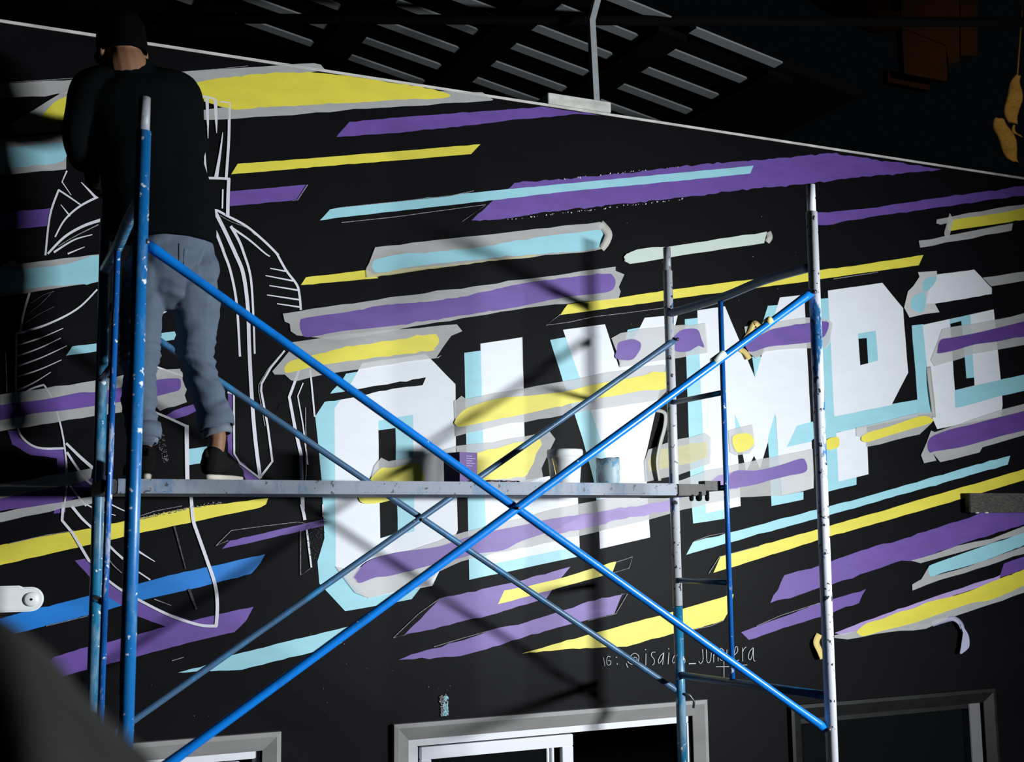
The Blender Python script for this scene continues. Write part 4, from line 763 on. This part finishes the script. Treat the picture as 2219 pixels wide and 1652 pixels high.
M_CAP = cloth('black_cap', (0.0012, 0.0012, 0.0014)); M_SHOE = cloth('black_canvas_shoe', (0.008, 0.008, 0.008)); M_SOLE = plain('off_white_sole', (0.48, 0.45, 0.38), 0.6)
foot0 = J(400, 1040); foot0.z = PT
man = empty('person', (foot0.x, YB, PT), 'person in black shirt, black cap and grey-blue jeans standing on the plank facing the wall', 'person')
pel = J(368, 560); ch = J(300, 250); nk = J(272, 140, -.01); hd = J(264, 97, 0.0)
hipL, hipR = J(312, 585), J(420, 590)
kL, aL = J(300, 775, .02), J(309, 965, -.02); kR, aR = J(425, 765, .04), J(470, 948, -.02)
shL, elL, wrL = J(195, 197), J(168, 300, .02), J(198, 350, .085)
shR, elR, wrR = J(392, 205), J(410, 325, .06), J(372, 300, .28)
# body: one continuous surface
bm = bmesh.new()
cap_chain(bm, [pel + Vector((0, 0, -.04)), J(350, 470), J(318, 350), ch, J(280, 180)], [(.145, .10), (.125, .09), (.145, .10), (.155, .105), (.10, .075)])
cap_chain(bm, [J(280, 180), nk, hd + Vector((0, 0, -.03))], [.080, .080, .064])
for h_, k_, a_ in ((hipL, kL, aL), (hipR, kR, aR)): cap_chain(bm, [h_, h_.lerp(k_, .5), k_, k_.lerp(a_, .35), a_], [.078, .068, .050, .052, .035])
cap_chain(bm, [J(250, 190), shL, shL.lerp(elL, .5), elL, elL.lerp(wrL, .4), wrL], [.06, .058, .045, .038, .037, .027]); cap_chain(bm, [J(320, 190), shR, shR.lerp(elR, .5), elR, elR.lerp(wrR, .4), wrR], [.06, .058, .045, .038, .037, .027])
tl = math.radians(-6)
from mathutils import Euler
hrot = Euler((0, tl, math.radians(14)))
def hp(x, y, z): return hd + hrot.to_matrix() @ Vector((x, y, z))
ell(bm, hp(0, .0, .015), (.074, .092, .105), hrot); ell(bm, hp(0, .03, -.055), (.055, .065, .055), hrot)      # skull, jaw
ell(bm, hp(0, .100, -.022), (.013, .022, .022), hrot, 10, 8); ell(bm, hp(0, .094, .006), (.011, .014, .03), hrot, 10, 8)   # nose
ell(bm, hp(0, .088, -.058), (.026, .012, .008), hrot, 10, 8); ell(bm, hp(0, .082, -.088), (.02, .014, .014), hrot, 10, 8)  # mouth, chin
for s in (-1, 1):
    ell(bm, hp(.032 * s, .078, .018), (.014, .012, .011), hrot, 10, 8)                                        # eyes
    ell(bm, hp(.082 * s, -.005, -.040), (.011, .019, .031), hrot, 12, 8); ell(bm, hp(.088 * s, -.012, -.036), (.009, .014, .022), hrot, 10, 8)
def hand(bm, w, d, side, nrm):
    """palm and five bent fingers; d = direction of the hand, side = towards the thumb, nrm = out of the back of the hand"""
    d, side, nrm = d.normalized(), side.normalized(), nrm.normalized()
    cap_chain(bm, [w, w + d * .045, w + d * .075], [(.024), (.031), (.030)], 12, 2)
    for k, (o_, l) in enumerate(((.027, .068), (.0095, .078), (-.0095, .072), (-.027, .056))):
        b = w + d * .075 + side * o_
        cap_chain(bm, [b, b + d * l * .42 + side * o_ * .12, b + d * l * .75 - nrm * .018 + side * o_ * .2, b + d * l * .85 - nrm * .04 + side * o_ * .2], [.0095, .0088, .008, .0072], 8, 2)
    b = w + d * .022 + side * .024
    cap_chain(bm, [b, b + side * .024 + d * .025, b + side * .030 + d * .052 - nrm * .012], [.0125, .0105, .0085], 8, 2)
hand(bm, wrL, Vector((.12, .10, -1)), Vector((.5, .8, .1)), Vector((-.8, .5, 0)))
hand(bm, wrR, Vector((-.1, 1, .15)), Vector((-1, 0, .3)), Vector((0, -.2, 1)))
for a_, d_ in ((aL, Vector((-.1, 1, 0))), (aR, Vector((.62, .78, 0)))):
    d_ = d_.normalized(); f_ = Vector((a_.x, a_.y, PT + .054))
    cap_chain(bm, [a_, f_ - d_ * .02], [.035, .030], 12, 2); cap_chain(bm, [f_ - d_ * .045, f_ + d_ * .06, f_ + d_ * .13], [.025, .027, .020], 12, 2)
body = fuse('body', bm, M_SKIN, man, 0.0052, 2)
# trousers
def fold(co):
    n1 = noise.noise(Vector((co.x * 6.5, co.y * 6.5, co.z * 9 + 2)))
    a = n1 * .016 + noise.noise(Vector((co.x * 15 + 5, co.y * 15, co.z * 24))) * .007
    zz = co.z
    kn = math.exp(-((zz - kR.z + .03) / .085) ** 2) + .8 * math.exp(-((zz - aR.z - .10) / .05) ** 2) + .5 * math.exp(-((zz - kR.z - .22) / .06) ** 2)
    w = zz * 88 + 9 * noise.noise(Vector((co.x * 5, co.y * 5, zz * 3))) + co.x * 14
    ridge = 1 - abs(math.sin(w)) * 1.5
    a += kn * .0085 * ridge * (.55 + .9 * noise.noise(Vector((co.x * 8 + 1, co.y * 8, co.z * 12))))
    return a
bm = bmesh.new()
cap_chain(bm, [J(368, 600), J(372, 560), J(374, 520), J(372, 490)], [(.150, .118), (.158, .125), (.150, .115), (.142, .11)], 24, 3, (1, .1))
cap_chain(bm, [J(318, 590), J(306, 680, .01), kL, J(303, 870), J(312, 940, -.02)], [(.092, .105), (.078, .09), (.068, .075), (.060, .066), (.058, .062)], 20)
cap_chain(bm, [J(418, 585), J(417, 640, .005), J(425, 700, .02), kR + Vector((0, -.005, 0)), J(448, 850, .01), J(464, 908, -.01)], [(.100, .112), (.100, .11), (.078, .09), (.070, .078), (.064, .07), (.063, .066)], 20)
trousers = fuse('trousers', bm, M_JEANS, man, 0.0075, 1, fold)
# turn-ups, pale lining
def ring_tube(name, c, d, r, h_, mat, par, th_=.006, n=26, seed=0):
    d = d.normalized(); u, v = frame_of(d); bm = bmesh.new(); rings = []
    for (rr, hh) in ((r - th_, -h_), (r, -h_), (r + .004, 0), (r, h_), (r - th_, h_)):
        rings.append([bm.verts.new(c + d * hh + (u * math.cos(2 * math.pi * j / n) + v * math.sin(2 * math.pi * j / n)) * (rr + .004 * noise.noise(Vector((math.cos(2 * math.pi * j / n) * 1.5, math.sin(2 * math.pi * j / n) * 1.5, hh * 20 + seed))))) for j in range(n)])
    for a, b in zip(rings, rings[1:]):
        for j in range(n): bm.faces.new((a[j], a[(j + 1) % n], b[(j + 1) % n], b[j]))
    return bm_obj(name, bm, mat, par, True)
dR = aR - kR; dL = aL - kL
ring_tube('turn_up', J(466, 912, -.01), dR, .068, .030, M_JEANS, trousers, seed=1); ring_tube('turn_up', J(470, 936, -.01), dR, .054, .016, M_CUFF, trousers, seed=2)
ring_tube('turn_up', J(312, 935, -.02), dL, .060, .030, M_JEANS, trousers, seed=3); ring_tube('turn_up', J(311, 955, -.02), dL, .050, .014, M_CUFF, trousers, seed=4)
# back pocket and seam
def on_back(px, py, lift):     # point on the seat of the trousers, found by looking along the view ray
    o_ = CAM; d_ = ray(px, py).normalized(); inv = trousers.matrix_world.inverted()
    ok, loc, nrm, _ = trousers.ray_cast(inv @ o_, inv.to_3x3() @ d_)
    return (trousers.matrix_world @ loc) - d_ * lift if ok else J(px, py, -.13)
bpy.context.view_layer.update()
pk = [(400, 540), (445, 533), (458, 540), (456, 600), (432, 612), (404, 600), (398, 570)]
g = [on_back(x, y, .003) for x, y in pk]; cpt = on_back(428, 570, .005)
mesh_obj('back_pocket', g + [cpt], [(i, (i + 1) % len(g), len(g)) for i in range(len(g))][::1], M_JEANS, trousers)
tube_obj('seam', [on_back(388, y, .001) for y in range(528, 580, 8)], .0022, cloth('dark_seam', (0.05, 0.06, 0.08)), trousers, 6)
# shirt
def sfold(co):
    return noise.noise(Vector((co.x * 6, co.y * 6, co.z * 5))) * .010 + noise.noise(Vector((co.x * 18 + 3, co.y * 18, co.z * 9))) * .003
bm = bmesh.new()
cap_chain(bm, [J(346, 523), J(345, 440), J(328, 350), J(306, 255), J(292, 200), J(285, 168)], [(.212, .145), (.203, .136), (.193, .130), (.195, .128), (.182, .112), (.11, .075)], 28, 3, (.04, 1))
cap_chain(bm, [J(284, 176), J(278, 158)], [(.098, .088), (.094, .086)], 20, 3, (1, .1))
cap_chain(bm, [J(240, 178), J(197, 197), J(178, 245), J(168, 300, .02), J(180, 340, .05), J(192, 352, .08)], [.070, .074, .062, .054, .050, .046], 18)
cap_chain(bm, [J(330, 178), J(388, 200), J(406, 260, .03), J(412, 322, .07), J(392, 312, .18), J(377, 302, .25)], [.070, .077, .068, .062, .054, .046], 18)
shirt = fuse('shirt', bm, M_SHIRT, man, 0.008, 9, sfold)
# cap: crown and short turned-down brim
bm = bmesh.new(); n = 30; prof = [(.088, -.040, .106), (.092, -.02, .110), (.090, .03, .108), (.085, .07, .100), (.066, .105, .08), (.034, .122, .042), (.002, .125, .003)]
rings = [[bm.verts.new(hp(rx * math.cos(2 * math.pi * j / n), ry * math.sin(2 * math.pi * j / n), z)) for j in range(n)] for rx, z, ry in prof]
inn = [bm.verts.new(hp(.078 * math.cos(2 * math.pi * j / n), .098 * math.sin(2 * math.pi * j / n), -.034)) for j in range(n)]
for a, b in zip([inn] + rings, rings):
    for j in range(n): bm.faces.new((a[j], a[(j + 1) % n], b[(j + 1) % n], b[j]))
cap = bm_obj('cap', bm, M_CAP, man, True)
bm = bmesh.new(); pts = []
for r_, z, ex in ((.088, -.016, 0), (.092, -.022, .055), (.092, -.028, .055), (.086, -.024, 0)):
    pts.append([bm.verts.new(hp((r_) * math.sin(t) * (1 if ex == 0 else 1.0), (.104 + ex) * math.cos(t), z - ex * .12)) for t in [(-1.15 + 2.3 * k / 14) for k in range(15)]])
for a, b in zip(pts, pts[1:] + pts[:1]):
    for j in range(14): bm.faces.new((a[j], a[j + 1], b[j + 1], b[j]))
bm_obj('peak', bm, M_CAP, cap, True)
# shoes
def shoe(a_, d_):
    d_ = d_.normalized(); s_ = Vector((-d_.y, d_.x, 0)); g_ = Vector((a_.x, a_.y, PT + .002))
    bm = bmesh.new()
    cap_chain(bm, [g_ - d_ * .045 + Vector((0, 0, .062)), g_ + d_ * .03 + Vector((0, 0, .056)), g_ + d_ * .10 + Vector((0, 0, .043)), g_ + d_ * .165 + Vector((0, 0, .034))], [.040, .045, .044, .032], 18, 3)
    cap_chain(bm, [g_ - d_ * .04 + Vector((0, 0, .05)), g_ - d_ * .03 + Vector((0, 0, .092))], [.040, .041], 16, 2)
    cap_chain(bm, [g_ + Vector((0, 0, .06)) + d_ * .0, g_ + d_ * .005 + Vector((0, 0, .088))], [.042, .041], 16, 2)
    sh = fuse('shoe', bm, M_SHOE, man, 0.006, 2)
    bm = bmesh.new(); n = 36; rr = []
    for z, k in ((0.001, .94), (.004, 1.0), (.018, 1.03), (.022, .97)):
        ring = []
        for j in range(n):
            t = 2 * math.pi * j / n; c_, s2 = math.cos(t), math.sin(t)
            x = .06 + .135 * c_; w_ = (.043 if c_ > -.2 else .037) * s2
            ring.append(bm.verts.new(g_ + d_ * (.06 + .135 * c_ * k) + s_ * w_ * k * (1 + .08 * c_) + Vector((0, 0, z + (.008 * max(0, c_ - .6) if True else 0)))))
        rr.append(ring)
    for a, b in zip(rr, rr[1:]):
        for j in range(n): bm.faces.new((a[j], a[(j + 1) % n], b[(j + 1) % n], b[j]))
    bm.faces.new(rr[0][::-1]); bm.faces.new(rr[-1]); s1 = bm_obj('sole', bm, M_SOLE, sh, True); s1['label'] = 'off-white sole'
    tube_obj('heel_tab', [g_ - d_ * .083 + Vector((0, 0, .085)), g_ - d_ * .086 + Vector((0, 0, .112))], [.010, .007], M_SHOE, sh, 8)
    return sh
shoe(aL, Vector((-.1, 1, 0))); shoe(aR + Vector((.0, 0, 0)), Vector((.62, .78, 0)))

# ------------------------------------------------------------------ other things in view
# white fixture reaching in from the left, against the wall
fx = at(67, 1299, WY - 0.05)
fix = empty('wall_lamp_arm', (fx.x, WY, fx.z), 'white plastic arm with a round screw boss, against the wall at the left edge', 'fixture')
x0, rA = fx.x, (at(67, 1272, WY - 0.05).z - at(67, 1325, WY - 0.05).z) / 2
bm = bmesh.new(); prof = []
for t in range(17):
    an = -math.pi / 2 + math.pi * t / 16; prof.append((x0 + rA * math.cos(an), fx.z + rA * math.sin(an)))
prof += [(x0 - .03, fx.z + rA), (x0 - .045, fx.z + rA * 1.14), (x0 - .5, fx.z + rA * 1.14), (x0 - .5, fx.z - rA)]
A_ = [bm.verts.new((x, WY - .062, z)) for x, z in prof]; B_ = [bm.verts.new((x, WY - .02, z)) for x, z in prof]
bm.faces.new(A_); bm.faces.new(B_[::-1]); n = len(prof)
for j in range(n): bm.faces.new((A_[j], B_[j], B_[(j + 1) % n], A_[(j + 1) % n]))
bmesh.ops.recalc_face_normals(bm, faces=bm.faces)
bmesh.ops.bevel(bm, geom=[e for e in bm.edges if abs(e.verts[0].co.y - e.verts[1].co.y) < 1e-6 and e.verts[0].co.y < WY - .05], offset=.006, segments=3, affect='EDGES'); bm_obj('arm', bm, M_PLASTIC, fix)
tube_obj('boss', [(x0, WY - .06, fx.z), (x0, WY - .069, fx.z), (x0, WY - .072, fx.z)], [rA * .62, rA * .56, rA * .46], M_PLASTIC, fix, 24)
tube_obj('screw', [(x0, WY - .071, fx.z), (x0, WY - .0735, fx.z)], .005, M_DARK, fix, 10)
box_obj('mount', (x0 - .45, WY - .022, fx.z - rA * .7), (x0 - .1, WY - .001, fx.z + rA * .7), M_PLASTIC, fix)
# grey weathered board at the right edge
M_BOARD = paint('weathered_grey_board', (0.07, 0.067, 0.062), 0.9, 0.5, 40)
b0 = at(2102, 1090, WY - .07); b1 = at(2300, 1085, WY - .07); hh = (at(2160, 1068, WY - .07).z - at(2160, 1110, WY - .07).z) / 2
bd = empty('timber_board', (b0.x + .6, WY - .07, b0.z), 'grey weathered board end jutting in at the right edge below the letters', 'board')
bm = bmesh.new(); box(bm, (b0.x, WY - .07, b0.z - hh), (b0.x + 1.4, WY - .03, b0.z + hh)); bmesh.ops.bevel(bm, geom=bm.edges[:], offset=.004, segments=2, affect='EDGES'); bm_obj('board', bm, M_BOARD, bd)
box_obj('bracket', (b0.x + .9, WY - .032, b0.z - .05), (b0.x + .95, WY - .002, b0.z - .01), M_STEEL, bd)
for xx in (2120, 2140):
    q = at(xx, 1110, WY - .07); bm = bmesh.new(); ell(bm, Vector((q.x, WY - .06, b0.z - hh)), (.016, .01, .006)); bm_obj('plaster_lump', bm, M_COPING, bd, True)
# brown boarding under the far roof, upper right
M_BROWN = paint('dark_brown_boarding', (0.035, 0.014, 0.007), 0.9, 0.25, 6); M_RED = paint('dark_red_boarding', (0.026, 0.008, 0.007), 0.9, 0.25, 6)
YT = 2.0
root = at(2005, 90, YT); tb = empty('timber_boarding', (root.x, YT, root.z), 'dim red-brown boards fixed under the far roof at the upper right', 'boarding')
def slab(px, Y, mat, thick=.06, name='board'):
    a = [at(x, y, Y) for x, y in px]; n = len(a); vs = a + [p + Vector((0, thick, 0)) for p in a]
    return mesh_obj(name, vs, [tuple(range(n))[::-1], tuple(range(n, 2 * n))] + [(i, (i + 1) % n, n + (i + 1) % n, n + i) for i in range(n)], mat, tb)
slab([(1954, 62), (2050, 100), (2053, 176), (2040, 174), (1960, 160)], YT, M_BROWN); slab([(1953, -20), (2079, -20), (2079, 133), (2056, 138), (2050, 98), (1953, 60)], YT + .08, M_BROWN)
slab([(1800, -20), (1952, -20), (1952, 24), (1900, 12), (1860, 5)], YT + .16, M_RED); slab([(1815, 0), (1860, 4), (1950, 26), (1951, 46), (1830, 14)], YT + .02, M_BROWN)
slab([(1745, -20), (1815, 0), (1951, 48), (1952, 62), (1900, 66), (1800, 20)], YT + .10, M_RED); slab([(1924, 150), (1958, 161), (2016, 174), (2014, 196), (1924, 177)], YT + .12, M_RED)
slab([(2081, -20), (2120, -20), (2118, 120), (2082, 120)], YT + .3, M_BROWN)
# yellow dried palm leaf hanging at the far right
M_LEAF = paint('dried_yellow_leaf', (0.62, 0.45, 0.16), 0.8, 0.3, 30)
YL = 2.6
lf = empty('hanging_leaf', at(2185, 260, YL), 'dull yellow dried leaf hanging in two lobes at the upper right', 'leaf')
def lobe(pts, name):
    bm = bmesh.new(); n = 12; rings = []
    sp = spline(pts, 5)
    for i, (x, y, w) in enumerate(sp):
        c = at(x, y, YL); hw_ = (at(x + w, y, YL) - at(x - w, y, YL)).length / 2
        rings.append([bm.verts.new(c + Vector((math.cos(2 * math.pi * j / n) * hw_, math.sin(2 * math.pi * j / n) * hw_ * .35 + .02 * math.sin(i * .5), .01 * noise.noise(Vector((i * .6, j * .8, 0)))))) for j in range(n)])
    for a, b in zip(rings, rings[1:]):
        for j in range(n): bm.faces.new((a[j], a[(j + 1) % n], b[(j + 1) % n], b[j]))
    bm.faces.new(rings[0][::-1]); bm.faces.new(rings[-1]); return bm_obj(name, bm, M_LEAF, lf, True)
lobe([(2207, 164, 5), (2201, 185, 12), (2195, 215, 16), (2194, 242, 15), (2194, 268, 9)], 'leaf_lobe'); lobe([(2166, 258, 10), (2174, 282, 19), (2180, 310, 18), (2192, 335, 14), (2200, 352, 5)], 'leaf_lobe'); lobe([(2198, 272, 2), (2202, 288, 4), (2210, 298, 2)], 'leaf_lobe')
tube_obj('stalk', [at(2204, 170, YL), at(2212, 60, YL), at(2222, -60, YL)], .006, M_LEAF, lf, 8)
# out-of-focus dark draped shape close to the lens, lower left
M_DRAPE = cloth('dark_grey_cloth', (0.042, 0.041, 0.040), 200, .2)
ctr = CAM + ray(-60, 1900).normalized() * .85
dr = empty('draped_cloth', (ctr.x, ctr.y, GZ - .9), 'dark grey cloth draped over something close by, out of focus at the lower left corner', 'cloth')
bm = bmesh.new(); cols, rows = 26, 16; grid = []
edge = [(-260, 1300), (-120, 1312), (0, 1330), (50, 1362), (95, 1420), (140, 1485), (200, 1555), (265, 1610), (330, 1655), (420, 1740), (520, 1850)]
es = spline([(x, y) for x, y in edge], 3)
for i, (x, y) in enumerate(es):
    top = CAM + ray(x, y) * .62; row = []
    for k in range(rows):
        t = k / (rows - 1)
        p = top + Vector((0.02 * t, -.34 * math.sin(t * 1.5), 0)) + Vector((0, 0, -.75 * t * t - .01 * math.sin(t * 3)))
        p += Vector((.012 * noise.noise(p * 9), .012 * noise.noise(p * 7 + Vector((3, 1, 2))), .006 * noise.noise(p * 11)))
        row.append(bm.verts.new(p))
    back = []
    for k in range(6):
        t = (k + 1) / 6; back.append(bm.verts.new(top + Vector((.02, .22 * math.sin(t * 1.5), -.7 * t * t))))
    grid.append(back[::-1] + row)
for a, b in zip(grid, grid[1:]):
    for k in range(len(a) - 1): bm.faces.new((a[k], a[k + 1], b[k + 1], b[k]))
bm_obj('cover', bm, M_DRAPE, dr, True)
